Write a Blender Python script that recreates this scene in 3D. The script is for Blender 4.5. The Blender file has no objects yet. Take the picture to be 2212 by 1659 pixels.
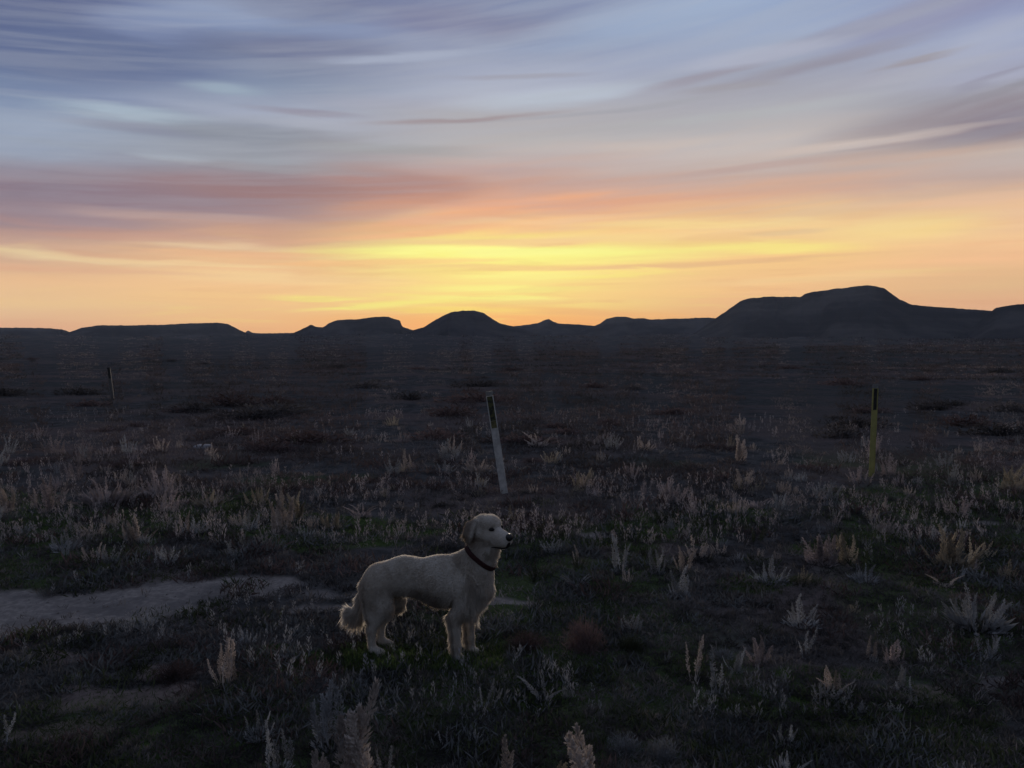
import bpy, math, random
import numpy as np
from mathutils import Vector, Matrix

C = bpy.context.scene
COL = C.collection
rng = np.random.default_rng(7)
random.seed(7)
rad = math.radians

# ------------------------------------------------------------------ camera
CAM_H = 1.73
HAZE = .00013
F = 1597.0            # focal length in units of a 2212 px wide picture
PITCH = rad(3.03)
cam_d = bpy.data.cameras.new('camera')
cam_d.lens = 26; cam_d.sensor_width = 36
cam_d.clip_start = 0.05; cam_d.clip_end = 20000
cam = bpy.data.objects.new('camera', cam_d); COL.objects.link(cam)
cam.location = (0, 0, CAM_H); cam.rotation_euler = (rad(90) - PITCH, 0, 0)
C.camera = cam
C.view_settings.view_transform = 'Standard'
C.view_settings.look = 'None'
C.view_settings.exposure = 0.0
C.view_settings.gamma = 1.0
C.view_settings.use_curve_mapping = False
C.cycles.use_denoising = True
C.cycles.max_bounces = 4
C.cycles.diffuse_bounces = 2
C.cycles.transparent_max_bounces = 8
C.cycles.volume_bounces = 0

# ------------------------------------------------------------------ node helper
class NT:
    def __init__(s, tree):
        s.t = tree; s.n = tree.nodes; s.l = tree.links; s.n.clear()
    def _in(s, sock, v):
        if v is None: return
        if hasattr(v, 'is_linked') or isinstance(v, bpy.types.NodeSocket): s.l.new(v, sock)
        else: sock.default_value = v
    def node(s, typ, **kw):
        nd = s.n.new(typ)
        for k, v in kw.items(): setattr(nd, k, v)
        return nd
    def m(s, op, a, b=None, c=None, clamp=False):
        nd = s.node('ShaderNodeMath', operation=op); nd.use_clamp = clamp
        s._in(nd.inputs[0], a); s._in(nd.inputs[1], b)
        if c is not None: s._in(nd.inputs[2], c)
        return nd.outputs[0]
    def mix(s, f, a, b, blend='MIX'):
        nd = s.node('ShaderNodeMix', data_type='RGBA', blend_type=blend)
        nd.clamp_factor = True
        s._in(nd.inputs[0], f); s._in(nd.inputs[6], a); s._in(nd.inputs[7], b)
        return nd.outputs[2]
    def rng(s, v, a, b, c=0., d=1., smooth=True):
        nd = s.node('ShaderNodeMapRange')
        if smooth: nd.interpolation_type = 'SMOOTHSTEP'
        s._in(nd.inputs[0], v)
        for i, q in enumerate((a, b, c, d)): nd.inputs[i+1].default_value = q
        return nd.outputs[0]
    def xyz(s, x, y, z):
        nd = s.node('ShaderNodeCombineXYZ')
        s._in(nd.inputs[0], x); s._in(nd.inputs[1], y); s._in(nd.inputs[2], z)
        return nd.outputs[0]
    def noise(s, vec, scale, detail=4., rough=.55, dist=0.):
        nd = s.node('ShaderNodeTexNoise')
        s._in(nd.inputs['Vector'], vec)
        nd.inputs['Scale'].default_value = scale; nd.inputs['Detail'].default_value = detail
        nd.inputs['Roughness'].default_value = rough; nd.inputs['Distortion'].default_value = dist
        return nd.outputs[0]
    def ramp(s, f, stops):
        nd = s.node('ShaderNodeValToRGB'); r = nd.color_ramp
        s._in(nd.inputs[0], f)
        while len(r.elements) < len(stops): r.elements.new(.5)
        for e, (p, c) in zip(r.elements, stops): e.position = p
        for e, (p, c) in zip(r.elements, stops): e.color = (*c, 1)
        return nd.outputs[0]

def lin(c):
    return tuple(((v/255.)/12.92 if v <= 10 else ((v/255.+.055)/1.055)**2.4) for v in c)

# ------------------------------------------------------------------ sky
SUN_AZ = rad(-1.6)     # glow just left of the centre, in front of the camera
W = bpy.data.worlds.new('World'); C.world = W; W.use_nodes = True
n = NT(W.node_tree)
tc = n.node('ShaderNodeTexCoord').outputs['Generated']
sep = n.node('ShaderNodeSeparateXYZ'); n.l.new(tc, sep.inputs[0])
dx, dy, dz = sep.outputs
az = n.m('ARCTAN2', dx, dy)
el = n.m('ARCSINE', dz)
# high thin cloud sheet seen in perspective, streaks running off to the left
den = n.m('ADD', n.m('MAXIMUM', dz, 0.), .10)
px_ = n.m('DIVIDE', dx, den); py_ = n.m('DIVIDE', dy, den)
WA = rad(-72)
along = n.m('ADD', n.m('MULTIPLY', px_, math.sin(WA)), n.m('MULTIPLY', py_, math.cos(WA)))
cross = n.m('SUBTRACT', n.m('MULTIPLY', py_, math.sin(WA)), n.m('MULTIPLY', px_, math.cos(WA)))
cross = n.m('MULTIPLY', cross, -1.)
sheet = n.xyz(n.m('MULTIPLY', along, .20), n.m('MULTIPLY', cross, 1.0), 0.)
wisp = n.noise(sheet, 1.6, 5, .55, .6)
wisp2 = n.noise(n.xyz(n.m('MULTIPLY', along, .16), n.m('MULTIPLY', cross, 1.), 5.), 3.6, 4, .55, .3)
bank = n.noise(n.xyz(n.m('MULTIPLY', az, 2.2), n.m('MULTIPLY', el, 13.), 3.), 1.4, 4, .5, .5)
bank2 = n.noise(n.xyz(n.m('MULTIPLY', az, 3.0), n.m('MULTIPLY', el, 34.), 9.), 1.6, 4, .55, .4)
warp = n.m('ADD', n.m('MULTIPLY', n.m('SUBTRACT', bank, .5), rad(2.6)),
           n.m('MULTIPLY', n.m('SUBTRACT', wisp, .5), rad(2.2)))
up = n.rng(el, rad(1.0), rad(9.))
elw = n.m('ADD', el, n.m('MULTIPLY', warp, n.m('ADD', n.m('MULTIPLY', up, .85), .15)))
t_el = n.m('DIVIDE', elw, rad(26.), clamp=True)
cols = {
 0: [(705,(238,182,138)),(660,(245,202,146)),(600,(244,196,146)),(572,(228,184,144)),(530,(206,166,144)),(500,(168,140,140)),(455,(142,122,134)),(415,(128,114,132)),(385,(142,144,160)),(330,(152,162,182)),(270,(152,166,190)),(200,(116,134,168)),(90,(94,106,144)),(0,(92,102,142))],
 550: [(715,(246,186,126)),(650,(254,206,138)),(600,(252,204,148)),(560,(240,196,146)),(525,(216,168,138)),(480,(190,150,136)),(440,(170,132,126)),(395,(142,124,132)),(350,(156,160,170)),(300,(140,146,160)),(250,(164,172,192)),(190,(134,148,174)),(110,(112,122,152)),(50,(136,152,186)),(0,(114,122,154))],
 1080: [(700,(253,178,98)),(655,(255,232,128)),(610,(255,228,136)),(550,(255,248,134)),(505,(252,206,138)),(455,(240,176,138)),(400,(204,158,140)),(360,(198,170,162)),(310,(188,184,184)),(260,(176,174,180)),(210,(178,184,202)),(150,(164,172,196)),(80,(130,138,168)),(0,(128,138,172))],
 1660: [(690,(240,180,118)),(640,(248,192,134)),(600,(251,202,140)),(550,(252,206,138)),(490,(252,212,146)),(430,(228,178,148)),(385,(204,172,156)),(330,(206,192,184)),(270,(182,180,184)),(205,(166,166,178)),(160,(160,164,182)),(80,(158,172,200)),(0,(148,166,200))],
 2212: [(660,(240,182,134)),(620,(234,188,138)),(560,(251,196,146)),(500,(250,204,152)),(430,(238,194,158)),(380,(200,170,156)),(330,(200,182,172)),(285,(146,134,142)),(245,(150,144,154)),(205,(150,148,162)),(140,(166,168,188)),(70,(160,170,200)),(0,(146,154,188))],
}
prev = None; pa = None
for X, st in sorted(cols.items()):
    a = math.atan((X - 1106) / F)
    stops = []
    for y, c in st:
        e = math.atan((744 - y) / F * math.cos(a))
        stops.append((min(1, max(0, e / rad(26.))), lin(c)))
    stops.sort()
    r = n.ramp(t_el, stops)
    if prev is None: prev = r
    else: prev = n.mix(n.rng(az, pa, a), prev, r)
    pa = a
skyc = prev

FEAT = [
 (120,50,330,70,3,(88,100,142),.9),(250,128,280,38,0,(100,114,150),.95),(480,50,200,22,9,(144,160,194),.8),(360,88,120,18,4,(138,153,188),.6),(640,30,140,24,0,(114,122,154),.7),
 (700,115,170,17,3,(112,118,148),.85),(900,137,160,8,5,(168,178,202),.8),(940,60,130,22,4,(124,124,156),.6),(500,202,90,10,0,(160,178,194),.8),(150,215,200,14,2,(120,134,168),.5),
 (280,250,170,13,0,(172,188,202),.9),(240,262,110,5,-6,(150,162,180),.6),(320,288,140,9,0,(136,140,160),.85),(520,297,140,12,0,(138,144,157),.85),(680,254,110,7,0,(148,144,160),.85),(390,346,80,7,0,(170,178,190),.8),
 (180,322,200,7,2,(158,166,180),.5),(860,330,220,9,0,(160,162,164),.6),(990,268,190,5,5,(160,146,150),.9),(700,278,130,8,0,(176,180,194),.6),(830,230,180,12,2,(172,174,190),.5),
 (1150,85,120,17,0,(132,132,160),.8),(1400,58,320,34,7,(162,180,208),.8),(1180,15,160,12,8,(136,150,182),.6),(2000,45,220,28,8,(144,144,174),.75),(1800,90,270,12,9,(150,152,174),.8),
 (1480,186,170,7,8,(156,150,162),.8),(1740,155,220,9,7,(150,146,160),.85),(1970,139,90,5,6,(156,146,150),.8),(1650,130,170,12,3,(178,182,202),.8),(1960,166,180,9,2,(178,178,190),.5),(2120,95,120,20,14,(170,176,200),.7),
 (1200,220,220,14,4,(188,198,212),.9),(1310,246,280,4,4,(166,166,174),.85),(1130,180,150,5,2,(156,154,168),.7),(1560,200,110,7,0,(160,156,162),.7),(1550,262,260,9,2,(182,184,186),.6),(2160,172,100,6,12,(148,146,164),.7),
 (2150,206,140,5,9,(138,136,148),.9),(2050,250,280,20,5,(150,140,148),.8),(2180,264,170,22,2,(136,124,138),.85),(1930,310,130,6,4,(164,146,148),.7),(1800,322,260,7,2,(212,196,188),.8),(1400,318,220,9,1,(206,192,184),.7),
 (1640,366,200,8,2,(194,158,144),.8),(1480,358,260,9,3,(204,184,174),.5),(1960,345,200,8,1,(206,176,160),.7),
 (240,424,460,36,0,(138,118,132),.85),(600,410,340,22,1,(156,122,124),.7),(870,400,170,26,-2,(176,128,118),.85),(840,440,140,14,10,(202,148,126),.7),(640,372,260,7,0,(160,156,162),.6),
 (120,470,260,18,0,(156,134,142),.6),(420,475,220,11,0,(196,160,146),.7),(1020,372,140,10,0,(186,160,158),.6),(1000,465,300,12,8,(246,178,132),.8),(1300,440,320,8,1,(232,170,136),.75),(1650,408,280,9,2,(222,176,148),.6),
 (900,500,240,7,6,(248,180,134),.7),(1200,478,260,7,1,(252,206,150),.8),(1500,487,260,7,-1,(253,222,150),.8),(1960,496,170,20,0,(254,222,144),.8),(1690,502,80,6,0,(206,176,146),.35),(2100,440,160,8,0,(246,198,158),.7),
 (1120,549,430,14,0,(255,252,140),1.),(1060,543,260,8,0,(255,255,150),.9),(1640,534,200,11,-3,(255,238,134),.85),(1100,524,240,7,0,(246,200,146),.75),(1150,576,420,5,0,(246,206,138),.7),(1560,566,300,5,1,(230,180,132),.7),
 (1150,595,150,9,0,(255,248,144),.75),(1090,621,170,9,0,(255,250,140),.9),(1100,646,160,6,0,(255,252,140),1.),(1060,653,260,5,1,(250,206,120),.5),(700,643,110,5,0,(255,240,130),.9),(850,658,190,5,4,(255,244,128),.95),(1000,668,150,5,0,(255,228,110),.8),
 (1060,690,360,11,0,(250,180,104),.65),(1250,672,200,7,-3,(248,186,112),.6),(1350,640,260,9,3,(252,206,132),.5),(620,600,260,10,0,(252,222,160),.5),(820,566,240,5,2,(252,196,134),.6),
 (460,529,160,8,0,(236,206,164),.8),(120,553,200,8,-2,(240,214,164),.85),(440,568,200,5,0,(250,220,164),.7),(200,585,260,5,0,(232,178,142),.6),(200,510,320,8,2,(196,156,142),.7),(520,548,240,5,1,(240,184,138),.6),
 (2060,600,260,10,0,(238,190,138),.5),(1800,600,260,6,1,(250,212,150),.5),(100,660,300,8,0,(250,206,142),.5),
]
wx_ = n.m('ADD', az, n.m('MULTIPLY', n.m('SUBTRACT', bank, .5), rad(6)))
wy_ = n.m('ADD', el, n.m('ADD', n.m('MULTIPLY', n.m('SUBTRACT', wisp, .5), rad(.8)), n.m('MULTIPLY', n.m('SUBTRACT', bank2, .5), rad(.8))))
wv = n.xyz(wx_, wy_, 0.)
fine = n.noise(n.xyz(n.m('MULTIPLY', az, 3.2), n.m('MULTIPLY', n.m('SUBTRACT', el, n.m('MULTIPLY', n.m('MULTIPLY', n.m('ADD', az, .5), el), .32)), 62.), 2.), 1.25, 5, .58, .25)
frn = n.m('MULTIPLY', n.m('SUBTRACT', n.m('ADD', n.m('MULTIPLY', n.m('ADD', wisp2, bank2), .5), n.m('MULTIPLY', fine, .9)), .95), .65)
for cx, cy, rx_, ry_, tl, colr, al in FEAT:
    a = math.atan((cx-1106)/F); e = math.atan((744-cy)/F*math.cos(a))
    mp_ = n.node('ShaderNodeMapping', vector_type='TEXTURE')
    n.l.new(wv, mp_.inputs[0])
    mp_.inputs['Location'].default_value = (a, e, 0); mp_.inputs['Rotation'].default_value = (0, 0, rad(tl))
    mp_.inputs['Scale'].default_value = (rx_/F*1.45*math.cos(a), ry_/F*1.75, 1)
    gr_ = n.node('ShaderNodeTexGradient', gradient_type='SPHERICAL'); n.l.new(mp_.outputs[0], gr_.inputs[0])
    g_ = n.rng(n.m('ADD', gr_.outputs['Fac'], n.m('MULTIPLY', frn, n.m('MULTIPLY', gr_.outputs['Fac'], 2., clamp=True))), .0, .78, 0., al*.88)
    skyc = n.mix(g_, skyc, (*lin(colr), 1))
skyc = n.mix(n.m('MULTIPLY', n.m('MULTIPLY', n.rng(fine, .35, .65), n.rng(el, rad(6), rad(12))), .26), skyc, (*lin((166, 171, 181)), 1))
# streak contrast
mod = n.m('ADD', n.m('MULTIPLY', n.m('SUBTRACT', wisp2, .5), .20), 1.)
mod = n.m('MULTIPLY', mod, n.m('ADD', n.m('MULTIPLY', n.m('SUBTRACT', wisp, .5), .18), 1.))
mod = n.m('MULTIPLY', mod, n.m('ADD', n.m('MULTIPLY', n.m('SUBTRACT', fine, .5), .16), 1.))
mod = n.m('ADD', n.m('MULTIPLY', n.m('SUBTRACT', mod, 1.), up), 1.)
skyc = n.mix(1., skyc, n.xyz(mod, mod, mod), 'MULTIPLY')
# low thin bars of cloud in front of the afterglow
bars = n.m('MULTIPLY', n.rng(bank2, .52, .66), n.rng(el, rad(0), rad(2.)))
bars = n.m('MULTIPLY', bars, n.m('SUBTRACT', 1., n.rng(el, rad(7.), rad(12.))))
skyc = n.mix(n.m('MULTIPLY', bars, .14), skyc, (*lin((222, 150, 108)), 1))
bars2 = n.m('MULTIPLY', n.m('SUBTRACT', 1., n.rng(bank2, .32, .44)), n.rng(el, rad(1.2), rad(2.2)))
bars2 = n.m('MULTIPLY', bars2, n.m('SUBTRACT', 1., n.rng(el, rad(5), rad(9.))))
glowx = n.m('POWER', n.m('MAXIMUM', n.m('COSINE', n.m('SUBTRACT', az, SUN_AZ)), 0.), 14.)
skyc = n.mix(n.m('MULTIPLY', n.m('MULTIPLY', bars2, glowx), .4), skyc, (*lin((255, 248, 120)), 1))
# the dusk sky gets dimmer and bluer away from the glow, overhead and behind
back = n.mix(n.rng(el, rad(0), rad(60)), (.082, .104, .165, 1), (.180, .216, .315, 1))
offaz = n.m('ABSOLUTE', az)
f_back = n.m('MAXIMUM', n.rng(offaz, rad(38), rad(85)), n.rng(el, rad(25.5), rad(48)))
skyc = n.mix(f_back, skyc, back)
skyc = n.mix(n.rng(el, rad(-3), rad(-.5)), (.02, .02, .026, 1), skyc)
nish = n.node('ShaderNodeTexSky', sky_type='NISHITA')
nish.sun_disc = False; nish.sun_elevation = rad(1.0); nish.sun_rotation = SUN_AZ
bg1 = n.node('ShaderNodeBackground'); n.l.new(skyc, bg1.inputs[0]); bg1.inputs[1].default_value = .97
bg2 = n.node('ShaderNodeBackground'); n.l.new(nish.outputs[0], bg2.inputs[0]); bg2.inputs[1].default_value = .006
add = n.node('ShaderNodeAddShader'); n.l.new(bg1.outputs[0], add.inputs[0]); n.l.new(bg2.outputs[0], add.inputs[1])
out = n.node('ShaderNodeOutputWorld'); n.l.new(add.outputs[0], out.inputs[0])

# last light of the sun that is just under the ridge: very weak, wide and warm
sd = bpy.data.lights.new('sun', 'SUN'); sd.energy = 5.0; sd.angle = rad(7); sd.color = (1., .86, .70)
sun = bpy.data.objects.new('sun', sd); COL.objects.link(sun)
v = Vector((math.sin(SUN_AZ)*math.cos(rad(2.4)), math.cos(SUN_AZ)*math.cos(rad(2.4)), math.sin(rad(2.4))))
sun.rotation_euler = v.to_track_quat('Z', 'Y').to_euler(); sun.location = (0, 0, 30)

# ------------------------------------------------------------------ helpers
def hash2(i, j, s=0):
    i = i.astype(np.int64); j = j.astype(np.int64)
    h = (i*374761393 + j*668265263 + s*1442695041) & 0x7fffffff
    h = ((h ^ (h >> 13)) * 1274126177) & 0x7fffffff
    return ((h ^ (h >> 16)) & 0xffff) / 65535.
def vnoise(x, y, s=0):
    x = np.asarray(x, float); y = np.asarray(y, float)
    i = np.floor(x); j = np.floor(y); fx = x-i; fy = y-j
    fx = fx*fx*(3-2*fx); fy = fy*fy*(3-2*fy)
    a = hash2(i, j, s); b = hash2(i+1, j, s); c = hash2(i, j+1, s); d = hash2(i+1, j+1, s)
    return (a*(1-fx)+b*fx)*(1-fy)+(c*(1-fx)+d*fx)*fy
def fbm(x, y, oct=4, s=0):
    v = 0; a = .5; t = 0
    for o in range(oct):
        v = v + a*vnoise(x, y, s+o*17); t += a
        x = np.asarray(x)*2.03+3.1; y = np.asarray(y)*2.03+1.7; a *= .5
    return v/t - .5
def sst(a, b, x):
    t = np.clip((np.asarray(x, float)-a)/(b-a), 0, 1); return t*t*(3-2*t)

def mesh_np(name, V, Fc, mat=None, smooth=False):
    V = np.asarray(V, np.float32); Fc = np.asarray(Fc, np.int32); k = Fc.shape[1]
    me = bpy.data.meshes.new(name)
    me.vertices.add(len(V)); me.vertices.foreach_set('co', V.ravel())
    me.loops.add(Fc.size); me.loops.foreach_set('vertex_index', Fc.ravel())
    me.polygons.add(len(Fc)); me.polygons.foreach_set('loop_start', np.arange(0, Fc.size, k, dtype=np.int32))
    try: me.polygons.foreach_set('loop_total', np.full(len(Fc), k, np.int32))
    except Exception: pass
    me.update(calc_edges=True)
    me.polygons.foreach_set('use_smooth', np.full(len(Fc), smooth, bool))
    if mat: me.materials.append(mat)
    return me
def link(name, data, parent=None, loc=(0, 0, 0)):
    o = bpy.data.objects.new(name, data); COL.objects.link(o); o.location = loc
    if parent: o.parent = parent
    return o
def tag(o, label=None, cat=None, group=None, kind=None):
    if label: o['label'] = label
    if cat: o['category'] = cat
    if group: o['group'] = group
    if kind: o['kind'] = kind
    return o

def ray(px, py):
    xc = (np.asarray(px, float)-1106)/F; yc = (829.5-np.asarray(py, float))/F
    c, s = math.cos(PITCH), math.sin(PITCH)
    return xc, c + yc*s, yc*c - s
def ground_z(x, y):
    x = np.asarray(x, float); y = np.asarray(y, float)
    r = np.hypot(x, y)
    az_ = np.arctan2(x, y)
    z = .05*fbm(x*.55, y*.55, 3, 1)*sst(1., 3., r) + .045*fbm(x*2.3, y*2.3, 3, 5)*(1-sst(20, 60, r))
    z = z + .020*fbm(x*9, y*9, 2, 8)*(1-sst(8, 14, r))
    z = z + .9*fbm(x/22., y/22., 4, 3)*sst(14, 60, r)
    z = z + 3.0*fbm(x/130., y/130., 4, 4)*sst(60, 200, r)*(1-.4*sst(300, 500, r))
    z = z + sst(50, 150, r)*(.0 + 1.0*np.clip(az_*2.2, -1.4, 1))
    z = z + sst(220, 640, r)*(7. + 9.*fbm(x/90., y/60., 4, 21)) + 3.*fbm(x/45., y/30., 4, 22)*sst(180, 330, r)
    return z
def at(px, py, z=None):
    """point of the ground seen at a picture position (2212 px wide picture)"""
    rx, ry, rz = ray(px, py)
    h = 0.
    for _ in range(4):
        t = (CAM_H - h)/np.maximum(-rz, .004)
        x, y = rx*t, ry*t; h = ground_z(x, y)
    return x, y, h

def leafmat(name, col, col2, scale=6., transl=.12, rough=.9, hue_obj=True):
    m = bpy.data.materials.new(name); m.use_nodes = True; n = NT(m.node_tree)
    geo = n.node('ShaderNodeNewGeometry').outputs['Position']
    f = n.noise(geo, scale, 3, .6)
    c = n.mix(n.rng(f, .35, .65), (*col, 1), (*col2, 1))
    if hue_obj:
        oi = n.node('ShaderNodeObjectInfo').outputs['Random']
        k = n.m('ADD', n.m('MULTIPLY', oi, .7), .65)
        c = n.mix(1., c, n.xyz(k, k, k), 'MULTIPLY')
    d = n.node('ShaderNodeBsdfDiffuse'); n.l.new(c, d.inputs[0])
    t = n.node('ShaderNodeBsdfTranslucent'); n.l.new(c, t.inputs[0])
    mx = n.node('ShaderNodeMixShader'); mx.inputs[0].default_value = transl
    n.l.new(d.outputs[0], mx.inputs[1]); n.l.new(t.outputs[0], mx.inputs[2])
    o = n.node('ShaderNodeOutputMaterial'); n.l.new(mx.outputs[0], o.inputs[0])
    return m
def solid(name, col, rough=.6, var=.25, scale=30., spec=.3, col2=None):
    m = bpy.data.materials.new(name); m.use_nodes = True; n = NT(m.node_tree)
    geo = n.node('ShaderNodeTexCoord').outputs['Object']
    f = n.noise(geo, scale, 4, .6)
    c2 = col2 or tuple(v*(1-var) for v in col)
    c = n.mix(n.rng(f, .38, .62), (*col, 1), (*c2, 1))
    p = n.node('ShaderNodeBsdfPrincipled'); n.l.new(c, p.inputs['Base Color'])
    p.inputs['Roughness'].default_value = rough; p.inputs['Specular IOR Level'].default_value = spec
    o = n.node('ShaderNodeOutputMaterial'); n.l.new(p.outputs[0], o.inputs[0])
    return m

# ------------------------------------------------------------------ ground
def ell_world(cx, cy, rx, ry):
    x, y, z = at(cx, cy)
    _, y0, _ = at(cx, cy+ry); _, y1, _ = at(cx, cy-ry)
    return float(x), float(y), float(rx*y/F), float((y1-y0)/2), float(x/y)
PALE = [ell_world(*e) for e in [(-60,1312,230,46),(190,1308,250,34),(430,1280,190,22),(600,1272,70,12),(700,1296,90,9),
        (1085,1303,60,13),(2137,1131,38,8),(1935,1138,60,4),(1310,1142,60,7),(2175,1470,70,16),(1560,1586,45,10),
        (860,1290,80,9),(1130,1310,60,8),(700,1326,90,8),(1900,1135,30,4),(-300,1330,260,50),(2350,1140,120,14)]]
RED = [ell_world(*e) for e in [(240,1500,150,24),(150,1560,120,26),(330,1470,80,12),(100,1420,60,22),(2010,1490,60,20)]]
GREEN = [ell_world(*e) for e in [(60,1130,90,34),(40,1185,70,26),(700,1150,260,34),(600,1560,150,60),(1290,1436,170,22),
        (1690,1500,150,36),(2010,1262,120,16),(1620,1262,90,16),(1950,1540,260,60),(1500,1125,240,34),(1120,1500,220,60),
        (1500,1610,200,40),(860,1410,140,24),(1840,1190,120,16),(1300,1170,120,20),(380,1120,160,26),(300,1600,200,40),
        (1760,1450,120,20),(620,1430,100,30),(2100,1630,200,30)]]
def emask(lst, x, y):
    wx = x + .5*fbm(x*1.6, y*1.6, 3, 41)*np.clip(y/6, .4, 3); wy = y + .9*fbm(x*1.3, y*1.3, 3, 47)*np.clip(y/6, .4, 3)
    m = np.zeros_like(x)
    for cx, cy, a, b, sh in lst:
        d = ((wx-cx-sh*(wy-cy))/a)**2 + ((wy-cy)/b)**2
        m = np.maximum(m, 1-sst(.55, 1.25, d + 1.1*fbm(x*5, y*5, 3, 51)))
    return m
def gmask(x, y):
    g = sst(.03, .14, fbm(x*.55, y*.38, 3, 71))*(1-sst(9, 13, y))*.75
    return np.clip(np.maximum(emask(GREEN, x, y), g), 0, 1)
def angs():
    f = np.linspace(rad(-44), rad(44), 620)
    b = np.linspace(rad(44), rad(316), 120)[1:-1]
    return np.concatenate([f, b])
A = angs(); NA = len(A)
R = np.concatenate([[.0], np.geomspace(.6, 2.0, 20)[:-1], np.geomspace(2.0, 60, 560)[:-1], np.geomspace(60, 1200, 160)[:-1], np.geomspace(1200, 1550, 4)])
AA, RR = np.meshgrid(A, R)
gx = RR*np.sin(AA); gy = RR*np.cos(AA)
gz = ground_z(gx, gy)
pale = emask(PALE, gx, gy)*(gy > 0); redm = emask(RED, gx, gy)*(gy > 0); green = gmask(gx, gy)*(gy > 0)
gz = gz - .012*pale
V = np.stack([gx, gy, gz], -1).reshape(-1, 3)
i, j = np.meshgrid(np.arange(len(R)-1), np.arange(NA), indexing='ij')
j2 = (j+1) % NA
Fq = np.stack([i*NA+j, i*NA+j2, (i+1)*NA+j2, (i+1)*NA+j], -1).reshape(-1, 4)[:, ::-1]
mg = bpy.data.materials.new('dry_ground'); mg.use_nodes = True; n = NT(mg.node_tree)
pos = n.node('ShaderNodeNewGeometry').outputs['Position']
def attr(nm):
    a = n.node('ShaderNodeAttribute'); a.attribute_name = nm; return a.outputs['Fac']
n1 = n.noise(pos, .22, 5, .6); n2 = n.noise(pos, 2.6, 6, .65); n3 = n.noise(pos, 24, 5, .7); n4 = n.noise(pos, .035, 4, .6)
n5 = n.noise(pos, 95, 3, .6)
base = n.mix(n.rng(n2, .36, .64), (.050, .050, .051, 1), (.108, .104, .103, 1))
base = n.mix(n.m('MULTIPLY', n.rng(n1, .47, .58), .8), base, (.140, .108, .100, 1))
base = n.mix(n.m('MULTIPLY', n.rng(n4, .47, .56), .6), base, (.064, .068, .066, 1))
base = n.mix(n.m('MULTIPLY', n.rng(n3, .52, .68), .8), base, (.022, .022, .022, 1))
base = n.mix(n.m('MULTIPLY', n.rng(n5, .56, .70), .5), base, (.135, .125, .12, 1))
grn = n.mix(n.rng(n3, .35, .62), (.036, .052, .020, 1), (.076, .110, .040, 1))
base = n.mix(n.m('MULTIPLY', attr('green'), n.rng(n2, .25, .5)), base, grn)
redc = n.mix(n.rng(n3, .35, .65), (.27, .205, .185, 1), (.16, .12, .11, 1))
base = n.mix(n.m('MULTIPLY', attr('red'), .65), base, redc)
pc = n.mix(n.rng(n3, .30, .62), (.34, .30, .275, 1), (.22, .195, .18, 1))
pc = n.mix(n.m('MULTIPLY', n.rng(n2, .46, .60), .75), pc, (.16, .145, .14, 1))
base = n.mix(attr('pale'), base, pc)
p = n.node('ShaderNodeBsdfDiffuse'); n.l.new(base, p.inputs['Color']); p.inputs['Roughness'].default_value = 1.
bm_ = n.node('ShaderNodeBump'); bm_.inputs['Strength'].default_value = .6; bm_.inputs['Distance'].default_value = .03
n.l.new(n.m('ADD', n2, n.m('MULTIPLY', n3, .5)), bm_.inputs['Height']); n.l.new(bm_.outputs[0], p.inputs['Normal'])
o_ = n.node('ShaderNodeOutputMaterial'); n.l.new(p.outputs[0], o_.inputs[0])
me = mesh_np('ground', V, Fq, mg, True)
for nm, arr in (('pale', pale), ('red', redm), ('green', green)):
    at_ = me.attributes.new(nm, 'FLOAT', 'POINT'); at_.data.foreach_set('value', arr.ravel().astype(np.float32))
tag(link('ground', me), 'dark dry prairie floor with pale bare soil patches', kind='structure')

# ------------------------------------------------------------------ mesas
mh = bpy.data.materials.new('eroded_rock'); mh.use_nodes = True; n = NT(mh.node_tree)
pos = n.node('ShaderNodeNewGeometry').outputs['Position']
sp = n.node('ShaderNodeSeparateXYZ'); n.l.new(pos, sp.inputs[0])
nn = n.noise(pos, .018, 6, .6)
strata = n.noise(n.xyz(n.m('MULTIPLY', sp.outputs[0], .004), n.m('MULTIPLY', sp.outputs[1], .004), n.m('MULTIPLY', sp.outputs[2], .35)), 1., 4, .6)
hc = n.mix(n.rng(nn, .4, .62), (.036, .035, .037, 1), (.072, .067, .066, 1))
hc = n.mix(n.m('MULTIPLY', n.rng(strata, .45, .65), .05), hc, (.24, .21, .19, 1))
d = n.node('ShaderNodeBsdfDiffuse'); n.l.new(hc, d.inputs[0])
o_ = n.node('ShaderNodeOutputMaterial'); n.l.new(d.outputs[0], o_.inputs[0])
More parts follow.
